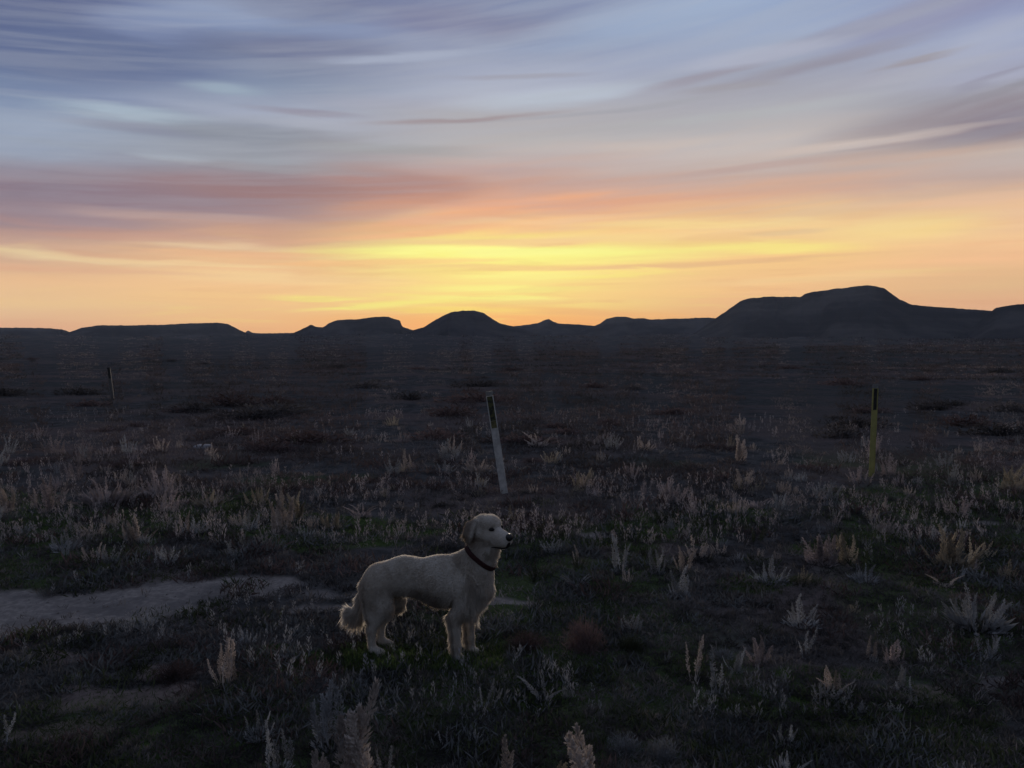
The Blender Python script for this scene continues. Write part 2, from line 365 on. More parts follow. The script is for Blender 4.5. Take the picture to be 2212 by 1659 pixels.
def hill(name, prof, Rc, front, backw, label, seed, gully=.16, step=1.5, flat=.0):
    """prof: (px, py) skyline points; built as a real ridge of that height at distance Rc"""
    P = np.array(prof, float)
    xs = np.arange(P[0, 0], P[-1, 0]+.1, step)
    ys = np.interp(xs, P[:, 0], P[:, 1])
    k = np.array([1, 2, 3, 2, 1.])/9
    ysm = np.convolve(np.pad(ys, 2, mode='edge'), k, 'valid')
    ys = np.where(np.abs(ysm-ys) > 1.5, .5*ys+.5*ysm, ysm)
    ys = ys + 1.3*fbm(xs/9., xs*0+seed, 3, seed) + .7*fbm(xs/2.5, xs*0+seed, 2, seed+1)
    rx, ry, rz = ray(xs, ys)
    az_ = np.arctan2(rx, ry); hcrest = CAM_H + Rc*rz/np.hypot(rx, ry)
    hcrest = np.maximum(hcrest, .5)
    s = np.concatenate([np.linspace(-1, -.12, 46), np.linspace(-.12, .12, 9)[1:], np.linspace(.12, 1, 10)[1:]])
    S, H = np.meshgrid(s, hcrest, indexing='ij'); AZ = np.broadcast_to(az_, S.shape)
    g = fbm(AZ*Rc/26., S*1.2+seed, 4, seed+3)
    g2 = fbm(AZ*Rc/9., S*2.5+seed, 3, seed+9)
    Rr = Rc + np.where(S < 0, S*front*(1+.5*g), S*backw)
    a = np.abs(S)
    shape = np.where(S < 0, 1-sst(.0, 1., a**.8)*.55-.45*np.clip((a-.06)/.94, 0, 1)**.55, 1-sst(0, 1, a))
    shape = shape*(1+ (gully*2.2*g+gully*g2)*np.sin(np.pi*np.clip(a, 0, 1))**.7)
    shape = np.clip(shape, -.1, 1)
    Z = shape*(H+2.) - 2.
    x = Rr*np.sin(AZ); y = Rr*np.cos(AZ)
    V = np.stack([x, y, Z], -1).reshape(-1, 3); m, w = S.shape
    i, j = np.meshgrid(np.arange(m-1), np.arange(w-1), indexing='ij')
    Fq = np.stack([i*w+j, i*w+j+1, (i+1)*w+j+1, (i+1)*w+j], -1).reshape(-1, 4)
    o = link(name, mesh_np(name, V, Fq, mh, True)); tag(o, label, kind='structure')
    return o
hill('hills', [(-900,742),(-600,716),(-300,712),(-60,708),(30,708),(110,709),(135,712),(150,717),(160,722),(230,738),(300,748)], 900, 240, 300, 'flat topped mesa at the left edge of the skyline', 11)
hill('hills', [(60,750),(110,738),(140,722),(155,716),(175,709),(215,703),(300,703),(350,702),(390,699),(430,698),(470,697),(490,699),(505,706),(520,714),(536,720),(552,728),(600,740),(640,748)], 780, 200, 260, 'long low mesa with a rounded right shoulder on the left skyline', 12)
hill('hills', [(480,744),(515,735),(528,721),(533,715),(538,714),(543,718),(560,720),(600,720),(640,719),(700,722),(800,722),(1000,718),(1200,712),(1400,706),(1600,700),(1900,690),(2100,690),(2212,690),(2500,700),(3000,730)], 1000, 180, 300, 'low far ridge joining the mesas along the horizon', 13)
hill('hills', [(560,748),(600,738),(632,721),(645,714),(660,708),(672,701),(682,706),(698,707),(712,697),(728,691),(770,690),(800,687),(818,685),(840,685),(852,690),(865,693),(868,706),(885,711),(896,714),(930,728),(980,742)], 700, 150, 220, 'mesa with a notched cliff at its right end, left of the round butte', 14)
hill('hills', [(820,748),(860,728),(890,714),(915,707),(935,695),(955,683),(975,675),(1000,671),(1025,671),(1045,676),(1062,688),(1080,699),(1100,703),(1135,712),(1180,730),(1220,745)], 640, 150, 200, 'rounded butte under the brightest part of the sunset', 15)
hill('hills', [(1040,730),(1100,706),(1150,700),(1165,697),(1178,690),(1186,689),(1195,695),(1210,699),(1250,701),(1290,704),(1350,730)], 860, 140, 220, 'small pointed knoll between the round butte and the low mesa', 16)
hill('hills', [(1230,730),(1270,710),(1296,699),(1310,689),(1330,684),(1350,684),(1368,688),(1390,688),(1410,691),(1440,689),(1480,688),(1530,687),(1570,690),(1640,705),(1700,735)], 800, 160, 240, 'low stepped mesa left of the big one', 17)
hill('hills', [(1440,748),(1500,720),(1545,689),(1565,676),(1590,657),(1612,647),(1650,642),(1700,641),(1728,642),(1740,634),(1765,629),(1820,625),(1850,621),(1872,619),(1890,621),(1910,625),(1925,636),(1945,649),(1968,658),(2020,663),(2080,667),(2140,671),(2200,680),(2280,700),(2400,745)], 620, 200, 260, 'tallest flat topped mesa on the right skyline', 18)
hill('hills', [(2060,745),(2120,690),(2143,671),(2150,665),(2180,660),(2212,656),(2280,650),(2400,652),(2600,690),(2800,740)], 560, 150, 220, 'mesa cut off by the right edge of the photo', 19)

# ------------------------------------------------------------------ blades / tufts
def blades(base, direc, length, width, face=None):
    """one thin triangle per blade: arrays (N,3),(N,3),(N,),(N,)"""
    N = len(base)
    d = direc/np.linalg.norm(direc, axis=1, keepdims=True)
    r = rng.normal(size=(N, 3)); s = np.cross(d, r); s /= np.linalg.norm(s, axis=1, keepdims=True)+1e-9
    a = base - s*width[:, None]/2; b = base + s*width[:, None]/2; c = base + d*length[:, None]
    V = np.stack([a, b, c], 1).reshape(-1, 3)
    return V, np.arange(3*N).reshape(N, 3)
def rhombs(base, direc, length, width):
    N = len(base)
    d = direc/np.linalg.norm(direc, axis=1, keepdims=True)
    r = rng.normal(size=(N, 3)); s = np.cross(d, r); s /= np.linalg.norm(s, axis=1, keepdims=True)+1e-9
    mid = base + d*length[:, None]*.5
    V = np.stack([base, mid+s*width[:, None]/2, base+d*length[:, None], mid-s*width[:, None]/2], 1).reshape(-1, 3)
    return V, np.arange(4*N).reshape(N, 4)

def plume_arrays(h, bend, bdir, fat, nleaf, leaf=.07, base_gap=.12, wob=None):
    """feathery upright seed plume as arrays, growing from the origin"""
    t = base_gap + (1-base_gap)*rng.random(nleaf)**.9
    prof = np.clip(np.sin(np.pi*np.clip((t-base_gap)/(1-base_gap), 0, 1)**.75)**.7, 0, 1)*(1-.45*t)
    lump = .65+.6*np.abs(np.sin(t*17+rng.random()*6))
    ang = rng.random(nleaf)*2*np.pi
    rr = fat*h*prof*lump*np.sqrt(rng.random(nleaf))
    ph = rng.random()*6
    cx = bend*h*t**1.8*math.cos(bdir) + .02*h*np.sin(t*7+ph); cy = bend*h*t**1.8*math.sin(bdir) + .02*h*np.cos(t*6+ph)
    out = np.stack([np.cos(ang), np.sin(ang), np.zeros(nleaf)], 1)
    base = np.stack([cx, cy, h*t*(1-.25*abs(bend)*t)], 1) + out*rr[:, None]*.7
    tang = np.array([bend*1.5*math.cos(bdir), bend*1.5*math.sin(bdir), 1.])
    d = out*.75*(1-.6*t[:, None]) + tang*(.75)
    d = d + rng.normal(size=(nleaf, 3))*.18
    L = h*leaf*(1-.35*t)*(.6+.8*rng.random(nleaf))
    Vl, Fl = rhombs(base, d, L, L*.34)
    # stem: thin 3-sided tube
    ts = np.linspace(0, .97, 9)
    sx = bend*h*ts**1.8*math.cos(bdir) + .02*h*np.sin(ts*7+ph) - .02*h*math.sin(ph)*(1-ts)
    sy = bend*h*ts**1.8*math.sin(bdir) + .02*h*np.cos(ts*6+ph) - .02*h*math.cos(ph)*(1-ts)
    sz = h*ts*(1-.25*abs(bend)*ts); w = h*.012*(1-.7*ts)+.0008
    ring = []
    for k in range(3):
        ring.append(np.stack([sx+w*math.cos(k*2.094), sy+w*math.sin(k*2.094), sz], 1))
    Vs = np.stack(ring, 1).reshape(-1, 3)
    Fs = []
    for q in range(8):
        for k in range(3):
            Fs.append((q*3+k, q*3+(k+1) % 3, q*3+3+(k+1) % 3, q*3+3+k))
    Fs = np.array(Fs)
    return np.concatenate([Vl, Vs]), np.concatenate([Fl, Fs+len(Vl)])

BUFF = leafmat('buff_foliage', (.50, .43, .38), (.33, .285, .255))
PINK = leafmat('pinkish_foliage', (.42, .355, .34), (.29, .25, .245))
GREY = leafmat('grey_foliage', (.36, .36, .36), (.23, .235, .24))
GOLD = leafmat('straw_foliage', (.42, .365, .28), (.28, .245, .19))
TWIG = leafmat('dark_twigs', (.15, .105, .10), (.075, .056, .054))
OLIVE = leafmat('olive_foliage', (.075, .085, .05), (.045, .05, .032))
SAGE = leafmat('sage_twigs', (.19, .195, .20), (.10, .105, .11))
DARK = leafmat('dark_brush', (.105, .095, .092), (.062, .058, .058))
MATS = {'dark': DARK, 'sage': SAGE, 'buff': BUFF, 'pink': PINK, 'grey': GREY, 'gold': GOLD, 'twig': TWIG, 'olive': OLIVE}

# plume meshes of unit height, a few kinds in each colour
PL = {}
def plume_mesh(kind, col, v):
    key = (kind, col, v)
    if key not in PL:
        if kind == 'fat': a = plume_arrays(1, .12, 0, .15, 520, .085, .10)
        elif kind == 'thin': a = plume_arrays(1, .14, 0, .065, 200, .06, .25)
        elif kind == 'curve': a = plume_arrays(1, .55, 0, .085, 300, .065, .12)
        else: a = plume_arrays(1, .20, 0, .10, 340, .07, .12)
        PL[key] = mesh_np('plume', a[0], a[1], MATS[col])
    return PL[key]

def skirt_mesh(col, nb=150):
    """low leafy tuft round the foot of a plant, unit radius"""
    a = rng.random(nb)*2*np.pi; r = .55*np.sqrt(rng.random(nb))
    base = np.stack([r*np.cos(a), r*np.sin(a), np.zeros(nb)], 1)
    d = np.stack([np.cos(a)*.8, np.sin(a)*.8, .5+.9*rng.random(nb)], 1)+rng.normal(size=(nb, 3))*.3
    L = .35+.4*rng.random(nb)
    V, Fc = rhombs(base, d, L, L*.16)
    return mesh_np('foliage', V, Fc, MATS[col])
SK = {}
def skirt(col):
    if col not in SK: SK[col] = skirt_mesh(col)
    return SK[col]

def plant(px, py, hpx, wpx, kinds, col, label, npl, name='feathery_shrub', lean=0., tips=None, foot=True):
    """a shrub of separate plumes standing on the ground at picture position (px, py)"""
    x, y, z = (float(q) for q in at(px, py))
    s = y/F; H = hpx*s; Wd = wpx*s
    root = link(name, None, None, (x, y, z-.01))
    root.rotation_euler.z = random.uniform(-.3, .3)
    root.rotation_euler.z = 0
    tag(root, label, 'shrub')
    for k in range(npl):
        if tips: u, hh, bend = tips[k % len(tips)]
        else:
            u = ((k+.5)/npl*2-1) + random.uniform(-.25, .25); u = max(-1, min(1, u))
            hh = (1-.35*abs(u))*random.uniform(.62, 1.); bend = 0
        kd = random.choice(kinds)
        o = link('plume', plume_mesh(kd, col, random.randrange(3)), root)
        bx = u*Wd*.22 if npl > 1 else 0
        o.location = (bx, random.uniform(-.5, .5)*Wd*.35, 0)
        h = H*hh
        tilt = math.atan2(u*Wd*.28, h)+lean*math.pi/180
        if kd == 'curve':
            o.rotation_euler = (random.uniform(-.15, .15), -tilt*.3 if bend == 0 else bend, (math.pi if u > 0 else 0)+random.uniform(-.3, .3))
            if bend == 0: o.rotation_euler = (0, (.22 if u > 0 else .22), (0 if u > 0 else math.pi)+random.uniform(-.4, .4))
        else:
            o.rotation_euler = (random.uniform(-.15, .15), tilt+random.uniform(-.06, .06), random.uniform(0, 6.28))
            # spin about own axis first, then tilt
            o.rotation_mode = 'XYZ'
            e = Matrix.Rotation(tilt+random.uniform(-.05, .05), 4, 'Y') @ Matrix.Rotation(random.uniform(-.2, .2), 4, 'X') @ Matrix.Rotation(random.uniform(0, 6.28), 4, 'Z')
            o.rotation_euler = e.to_euler()
        wid = random.uniform(.85, 1.25)
        o.scale = (h*wid, h*wid, h)
    if foot:
        f = link('foliage', skirt(col), root)
        q = max(Wd*.42, H*.18); f.scale = (q, q, q*.8); f.rotation_euler.z = random.uniform(0, 6)
    return root

# name, base x, base y, height, width, plume kinds, colour, number of plumes, label
HAND = [
 (778,1712,255,74,('fat','mid'),'buff',6,'tallest and brightest feathery shrub, rising from the bottom edge below the dog'),
 (842,1712,100,80,('mid','thin'),'grey',5,'grey leaning plumes at the bottom edge, right beside the tallest feathery shrub'),
 (712,1612,160,110,('mid','thin'),'grey',9,'grey branching shrub just left behind the tallest foreground plume'),
 (690,1706,100,60,('fat','mid'),'buff',6,'pale plumes cut by the bottom edge, left of the tallest foreground shrub'),
 (486,1482,112,72,('mid','thin'),'buff',8,'pale spiky shrub standing alone at the left front, with two tall tips'),
 (606,1662,120,80,('thin',),'grey',5,'sparse grey stalks left of the grey branching shrub in the foreground'),
 (560,1590,70,90,('thin',),'grey',4,'thin bent stalks between the lone pale spiky shrub and the grey branching shrub'),
 (1092,1690,112,24,('fat',),'buff',2,'single pale plume rising from the bottom edge below the dog\'s front legs'),
 (1203,1702,112,28,('fat','mid'),'gold',2,'narrow straw coloured plume at the bottom edge, left of the three tipped one'),
 (1262,1704,160,60,('fat','mid'),'buff',5,'three tipped pale plume cluster at the bottom edge right of the dog'),
 (963,1612,64,30,('thin',),'grey',2,'thin upright grey stalk in dark green cover below the dog'),
 (945,1590,30,40,('mid',),'olive',4,'small dull tuft beside the thin grey stalk below the dog'),
 (1160,1470,52,24,('thin',),'grey',2,'pair of thin stalks on the dark ground in front of the reddish bush'),
 (1172,1518,66,40,('thin','curve'),'grey',4,'arched pale stalks right of the dog, nearer than the reddish bushes'),
 (1052,1530,80,60,('thin',),'grey',3,'long thin bare stalk slanting below the dog\'s front paws'),
 (1880,1422,64,22,('fat','mid'),'buff',2,'stout single buff plume on the right foreground slope'),
 (1930,1434,60,66,('mid','thin'),'pink',6,'mauve grey shrub right beside the stout single buff plume'),
 (1640,1434,74,56,('mid','thin'),'pink',8,'pinkish upright shrub at the right foreground, above the green cover'),
 (1742,1420,78,44,('thin',),'grey',3,'three thin grey plumes right of the pinkish upright shrub'),
 (1800,1494,70,66,('mid','curve'),'buff',6,'spreading buff shrub with up-curled arms on green cover, right foreground'),
 (1697,1608,64,70,('mid','thin'),'grey',7,'blue grey bush with stubby arms near the lower right'),
 (2062,1226,80,130,('mid','fat','thin'),'gold',15,'widest straw coloured shrub with many tips, near the right edge'),
 (2038,1266,48,56,('curve',),'buff',2,'two curved plumes forming a V in front of the widest straw coloured shrub'),
 (1775,1218,72,84,('mid','fat'),'pink',9,'broad pinkish shrub in the right middle ground'),
 (1832,1220,72,56,('mid','thin'),'gold',6,'straw plumes standing just right of the broad pinkish shrub'),
 (2110,1354,88,170,('mid','thin'),'grey',15,'broad blue grey shrub with upright tips, low at the right edge'),
 (1868,1256,44,84,('mid','thin'),'grey',8,'low grey shrub in front of the straw plumes, right middle ground'),
 (1664,1258,56,96,('mid','thin'),'grey',8,'low grey shrub left of and nearer than the broad pinkish shrub'),
 (1732,1352,76,100,('mid','thin'),'grey',8,'dim grey shrub between the low grey shrubs and the three thin grey plumes'),
 (1246,1216,40,28,('mid',),'buff',2,'twin upright plumes right of the dog\'s muzzle'),
 (1247,1266,46,66,('curve','mid'),'grey',5,'cup shaped grey plant below the twin upright plumes'),
 (1338,1238,84,56,('mid','thin'),'grey',5,'tall leaning grey stalks right of the twin upright plumes'),
 (1420,1238,58,50,('thin','mid'),'grey',5,'pale upright stalks right of the tall leaning grey stalks'),
 (1474,1236,74,36,('mid','thin'),'buff',4,'tall buff plumes in the middle ground, halfway from the dog to the right edge'),
 (1470,1288,60,66,('mid','thin'),'grey',6,'grey shrub in front of the tall buff plumes, halfway to the right edge'),
 (1500,1470,112,40,('thin',),'buff',3,'tall thin brownish stalks in the right foreground, left of the pinkish shrub'),
 (1545,1500,112,36,('thin',),'grey',3,'tall thin grey stalks just right of the brownish ones'),
 (1600,996,60,30,('fat',),'buff',4,'tall cone shaped pale shrub standing above the brush, between the two nearer markers'),
 (1635,1096,40,62,('curve',),'pink',4,'U shaped pinkish plant on the right, below the cone shaped pale shrub'),
 (1686,1102,46,40,('mid',),'grey',3,'leaning forked plant right of the U shaped pinkish one'),
 (1911,1102,40,14,('fat',),'buff',1,'single short plume in front of the yellow marker'),
 (2190,1060,66,90,('mid','fat'),'gold',10,'tall straw coloured bush at the right edge beyond the yellow marker'),
 (781,1116,42,54,('curve','mid'),'pink',6,'V shaped pinkish plant left behind the dog, above its back'),
 (878,1020,46,30,('mid',),'buff',4,'upright pale shrub left of the leaning white marker'),
 (976,978,34,70,('mid','thin'),'buff',8,'bright tipped shrub just left of the leaning white marker at mid height'),
 (870,956,28,44,('mid',),'pink',7,'rounded mauve bush far behind, left of the leaning white marker'),
 (1162,964,38,56,('mid','curve'),'buff',6,'curled pale shrub right behind the leaning white marker'),
 (1034,1020,32,80,('mid','thin'),'buff',9,'low row of pale tips immediately left of the leaning white marker'),
 (1254,1060,60,50,('mid','thin'),'gold',6,'straw plumes on the plain right of the leaning white marker'),
 (1442,1084,42,64,('mid',),'pink',7,'mauve shrub on the plain halfway between the two nearer markers'),
 (1104,1134,44,40,('mid','thin'),'gold',4,'straw plumes directly below the foot of the leaning white marker'),
 (14,1106,76,50,('mid','thin'),'buff',9,'tall pale shrub cut by the left edge'),
 (107,1108,84,60,('mid','thin'),'pink',9,'tall pinkish shrub near the left edge, second in the row'),
 (233,1086,56,150,('mid','thin'),'pink',14,'wide row of mauve plumes left of centre of the left half'),
 (345,1072,50,100,('mid','thin'),'pink',10,'mauve plumes right beside the wide mauve row on the left'),
 (452,1092,40,90,('mid','fat'),'gold',9,'straw coloured low shrub on the left, between the mauve plumes and the dog'),
 (556,1092,44,70,('mid',),'gold',8,'short straw shrub right of the straw coloured low shrub'),
 (606,1152,100,60,('mid','thin'),'buff',10,'tall layered pale shrub to the left behind the dog\'s back'),
 (640,1120,56,40,('mid','fat'),'gold',6,'golden plumes just right of the tall layered pale shrub'),
 (296,1170,56,74,('mid','fat'),'buff',9,'bright grey white shrub in the left middle ground'),
 (398,1154,46,50,('mid',),'buff',5,'upright pale plumes between the bright grey white shrub and the tall layered one'),
 (716,1142,44,60,('fat','mid'),'gold',7,'golden fan shaped shrub left above the dog\'s rump'),
 (540,1144,44,50,('mid',),'grey',6,'grey plumes left of the tall layered pale shrub'),
 (140,1186,42,80,('mid','thin'),'grey',9,'grey shrub in the left middle ground beside the green ground'),
 (307,1352,32,90,('mid','thin'),'grey',9,'row of short grey tips on the lower rim of the big bare soil patch'),
 (300,1448,28,66,('mid',),'olive',7,'low dull green plant above the reddish soil at the left front'),
 (14,1602,72,16,('thin','mid'),'grey',2,'lone thin plume at the lower left edge'),
 (46,1442,46,60,('mid','thin'),'grey',6,'grey plumes at the left edge below the big bare soil patch'),
 (1950,1490,52,60,('mid','thin'),'grey',5,'sparse grey stalks on the soil patch at the right front'),
 (2140,1420,60,60,('mid','thin'),'grey',6,'short grey shrub under the broad blue grey shrub at the right edge'),
 (1702,1690,60,150,('mid','curve'),'grey',12,'pale tangled shrub cut by the bottom edge at the right'),
 (2052,1680,52,100,('mid','thin'),'grey',8,'pale tangled plant in the bottom right corner'),
 (1590,1450,60,50,('thin','mid'),'grey',5,'thin pale tips between the tall thin grey stalks and the pinkish shrub'),
]
for px, py, h, w, kinds, col, npl, lab in HAND:
    plant(px, py, h*1.22, w*1.08, kinds, col, lab, npl)

# twiggy domes
def dome_mesh(col, nb, up=.5, wid=.02, name='twigs'):
    a = rng.random(nb)*2*np.pi; u = rng.random(nb); el_ = np.arcsin(u)
    dirs = np.stack([np.cos(a)*np.cos(el_), np.sin(a)*np.cos(el_), np.sin(el_)*.9+.05], 1)
    r0 = .15+.75*rng.random(nb)
    lump = 1+.5*fbm(a*1.7+9, el_*2.5, 3, int(nb))
    base = dirs*(r0*lump)[:, None]*np.array([1, 1, .95])
    d = dirs*.5 + np.array([0, 0, up]) + rng.normal(size=(nb, 3))*.55
    L = .16+.22*rng.random(nb)
    V, Fc = rhombs(base, d, L, L*0+wid*(.6+.8*rng.random(nb)))
    # main branches
    k = 26; aa = rng.random(k)*6.28; ee = rng.random(k)*1.3+.15
    dd = np.stack([np.cos(aa)*np.cos(ee), np.sin(aa)*np.cos(ee), np.sin(ee)], 1)
    V2, F2 = rhombs(np.zeros((k, 3)), dd, np.full(k, .9), np.full(k, .035))
    return mesh_np(name, np.concatenate([V, V2]), np.concatenate([Fc, F2+len(V)]), MATS[col])
DOM = [
 (1262,1404,104,118,'twig','round reddish brown twiggy bush right of the dog\'s front legs'),
 (1137,1400,58,120,'twig','low reddish brown bush between the dog and the round reddish bush'),
 (1362,1402,50,80,'olive','olive green bush right of the round reddish brown bush'),
 (1350,1624,62,110,'sage','left one of two rounded grey bushes low in the right front'),
 (1432,1636,66,96,'sage','right one of two rounded grey bushes low in the right front'),
 (1990,822,14,76,'twig','low dark mound of brush far out on the right, above the yellow marker'),
 (378,1466,62,120,'twig','dark brown bush between the lone pale spiky shrub and the reddish soil'),
 (275,1006,20,140,'twig','longest dark low mat of brush on the left plain'),
 (60,998,16,150,'twig','dark low mat of brush at the left edge of the plain'),
 (1150,998,18,60,'twig','dark low bush on the plain just right of the leaning white marker'),
 (270,958,12,80,'twig','small dark mat of brush above the longest one on the left plain'),
 (220,932,12,90,'twig','thin dark mat of brush on the left plain beyond the others'),
 (1740,1262,36,110,'olive','olive green low cover behind the low grey shrubs at right'),
 (1560,1420,30,80,'sage','dim grey bush behind the tall thin stalks in the right front'),
 (2100,1300,30,120,'twig','dark bush in the shade under the widest straw coloured shrub'),
]
for px, py, h, w, col, lab in DOM:
    x, y, z = (float(q) for q in at(px, py)); s = y/F
    far = y > 12
    o = link('twiggy_bush', dome_mesh(col, 900 if far else 1700, wid=.03 if far else .02), None, (x, y, z-.02))
    o.scale = (w*s*.45, max(w*s*.4, .1), h*s*.85); o.rotation_euler.z = random.uniform(0, .4)
    tag(o, lab, 'bush')

# ---------- many smaller shrubs alike: individuals that share mesh data
CL = {}
def clump(col, v):
    key = (col, v)
    if key not in CL:
        Vs = []; Fs = []; nv = 0; k = random.randint(8, 14)
        for q in range(k):
            u = (q+.5)/k*2-1
            V, Fc = plume_arrays((1-.3*abs(u))*random.uniform(.5, 1), random.uniform(0, .22), 0 if u > 0 else math.pi, random.uniform(.05, .10), 100, .09, .12)
            a = random.uniform(0, 6.28); tl = random.uniform(0, .28)
            M = np.array(Matrix.Rotation(tl*u, 3, 'Y') @ Matrix.Rotation(random.uniform(-.3, .3), 3, 'X'))
            V = V @ M.T + np.array([u*.28, random.uniform(-.2, .2), 0])
            Vs.append(V); Fs.append(Fc+nv); nv += len(V)
        CL[key] = mesh_np('shrub', np.concatenate(Vs), np.concatenate(Fs), MATS[col])
    return CL[key]
ZONES = [
 # x0, x1, y0, y1, count, hmin, hmax, colours, label, group
 (-60,520,940,1110,46,20,72,('pink','buff','pink','grey'),'one of many alike pale plumed shrubs in the mauve band across the left plain','pale shrubs across the left plain'),
 (520,1040,915,1130,40,16,56,('buff','grey','gold','pink'),'one of many alike small pale shrubs on the plain left of the leaning white marker','small shrubs left of the leaning marker'),
 (1110,1640,905,1120,46,16,54,('buff','gold','grey','pink'),'one of many alike small pale shrubs on the plain between the two nearer markers','small shrubs between the two nearer markers'),
 (1640,2260,920,1120,40,16,56,('pink','grey','buff','grey'),'one of many alike small pale shrubs on the plain around the yellow marker','small shrubs round the yellow marker'),
 (-60,700,1110,1225,30,22,58,('grey','buff','grey'),'one of many alike grey shrubs in the left middle ground above the bare soil','grey shrubs above the bare soil'),
 (1120,1700,1120,1290,32,20,56,('grey','buff','olive'),'one of many alike grey shrubs in the middle ground right of the dog','grey shrubs right of the dog'),
 (1700,2260,1110,1330,30,20,58,('grey','gold','pink'),'one of many alike small shrubs in the middle ground near the right edge','small shrubs near the right edge'),
 (500,2260,1350,1640,30,20,54,('grey','olive','grey'),'one of many alike small dim tufts in the dark foreground cover','dim tufts in the foreground cover'),
 (-60,480,1380,1640,10,22,40,('grey','olive','twig'),'one of many alike small dim tufts at the left front below the bare soil','dim tufts at the left front'),
]
for x0, x1, y0, y1, cnt, h0, h1, cs, lab, grp in ZONES:
    made = 0; tries = 0
    while made < cnt and tries < 4000:
        tries += 1
        px = random.uniform(x0, x1); py = random.uniform(y0, y1)
        x, y, z = (float(q) for q in at(px, py))
        if emask(PALE, np.array([x]), np.array([y]))[0] > .2: continue
        if 740 < px < 1110 and py > 1240 and py < 1560: continue
        s = y/F; h = (h0+(h1-h0)*random.random()**1.5)*s*(.55 if py < 960 else 1)
        col = random.choice(cs)
        o = link('small_shrub', clump(col, random.randrange(9)), None, (x, y, z-.01))
        w = random.uniform(.6, 1.6)*h; o.scale = (w, w*.8, h); o.rotation_euler = (random.uniform(-.1, .1), random.uniform(-.18, .18), random.uniform(-.6, .6))
        tag(o, lab, 'shrub', grp); made += 1

# ---------- uncountable ground cover
def scatter(n_, x0, x1, y0, y1, pw=1.):
    px = x0+(x1-x0)*rng.random(n_); py = y0+(y1-y0)*rng.random(n_)**pw
    return at(px, py)
# short green grass and moss in the green patches
x, y, z = scatter(300000, -500, 2700, 1060, 1760)
g = gmask(x, y)*(.45+1.2*vnoise(x*3, y*3, 91)); pl_ = emask(PALE, x, y)
keep = rng.random(len(x)) < g*(1-pl_)*.75
x, y, z = x[keep], y[keep], z[keep]; n1_ = len(x)
# longer grass round the dog's feet
x2, y2, z2 = scatter(9000, 745, 1085, 1398, 1452)
k2 = rng.random(9000) < .25+.9*vnoise(x2*9, y2*9, 93)
x = np.concatenate([x, x2[k2]]); y = np.concatenate([y, y2[k2]]); z = np.concatenate([z, z2[k2]]); N = len(x)
d = rng.normal(size=(N, 3))*.55; d[:, 2] = .9
L = (.012+.022*rng.random(N))*np.clip(y/4, .8, 2.2)
L[n1_:] = .022+.035*rng.random(N-n1_)
V, Fc = blades(np.stack([x, y, z-.003], 1), d, L, L*.16)
GR = leafmat('green_blades', (.105, .155, .055), (.055, .080, .032), 3., .35, hue_obj=False)
tag(link('green_grass', mesh_np('green_grass', V, Fc, GR)), 'short dark green grass and moss between the shrubs', 'grass', kind='stuff')
# litter and low dead brush everywhere
def tufts(n_, per, x0, x1, y0, y1, size, wide, mat, name, label, cat, pw=1., seed=0, avoid=.98, flat=.5, thr=.0):
    x, y, z = scatter(n_, x0, x1, y0, y1, pw)
    q_ = np.clip(y/12., 1, 12)
    dens = vnoise(x*.8/q_, y*.8/q_, seed)*.6+vnoise(x*3.1/q_, y*3.1/q_, seed+5)*.6
    pl_ = emask(PALE+RED, x, y)
    keep = (rng.random(n_) > avoid*pl_) & (dens > thr)
    x, y, z = x[keep], y[keep], z[keep]; n_ = len(x)
    sc = size*(.5+rng.random(n_))*np.clip(y/5., .7, 12.)**.75
    bx = np.repeat(x, per); by = np.repeat(y, per); bz = np.repeat(z, per); s = np.repeat(sc, per); N = len(bx)
    a = rng.random(N)*6.28; r = s*wide*np.sqrt(rng.random(N))
    base = np.stack([bx+r*np.cos(a), by+r*np.sin(a), bz+s*.15*rng.random(N)-.004], 1)
    d = rng.normal(size=(N, 3)); d[:, 2] = np.abs(d[:, 2])*.7+flat
    L = s*(.5+.8*rng.random(N))
    V, Fc = rhombs(base, d, L, L*.13)
    return tag(link(name, mesh_np(name, V, Fc, mat)), label, cat, kind='stuff')
LIT = leafmat('dead_litter', (.16, .145, .138), (.045, .043, .042), 2.2, .2, hue_obj=False)
LIT2 = leafmat('grey_litter', (.20, .185, .18), (.10, .095, .095), 1.1, .2, hue_obj=False)
FAR = leafmat('far_brush', (.125, .096, .092), (.045, .042, .040), .12, .2, hue_obj=False)
FAR2 = leafmat('far_pale_brush', (.27, .22, .205), (.09, .082, .078), .12, .2, hue_obj=False)
tufts(30000, 15, -500, 2700, 1060, 1800, .035, .9, LIT, 'low_brush', 'dark dead low brush and litter matting the near ground', 'brush', seed=101, thr=.35)
tufts(14000, 8, -500, 2700, 950, 1800, .040, .8, LIT2, 'dry_litter', 'grey dry stalks and litter scattered on the near ground', 'litter', seed=131, thr=.62, avoid=.9)
tufts(16000, 12, -500, 2700, 750, 1060, .042, 1.8, FAR, 'far_scrub', 'dark low scrub dotting the plain towards the mesas', 'scrub', pw=.95, seed=151, thr=.60, flat=.5)
tufts(16000, 9, -500, 2700, 752, 1080, .026, 1.4, FAR2, 'far_dry_grass', 'pale dry grass tufts over the plain beyond the shrubs', 'grass', pw=.8, seed=171, thr=.55, flat=.9)

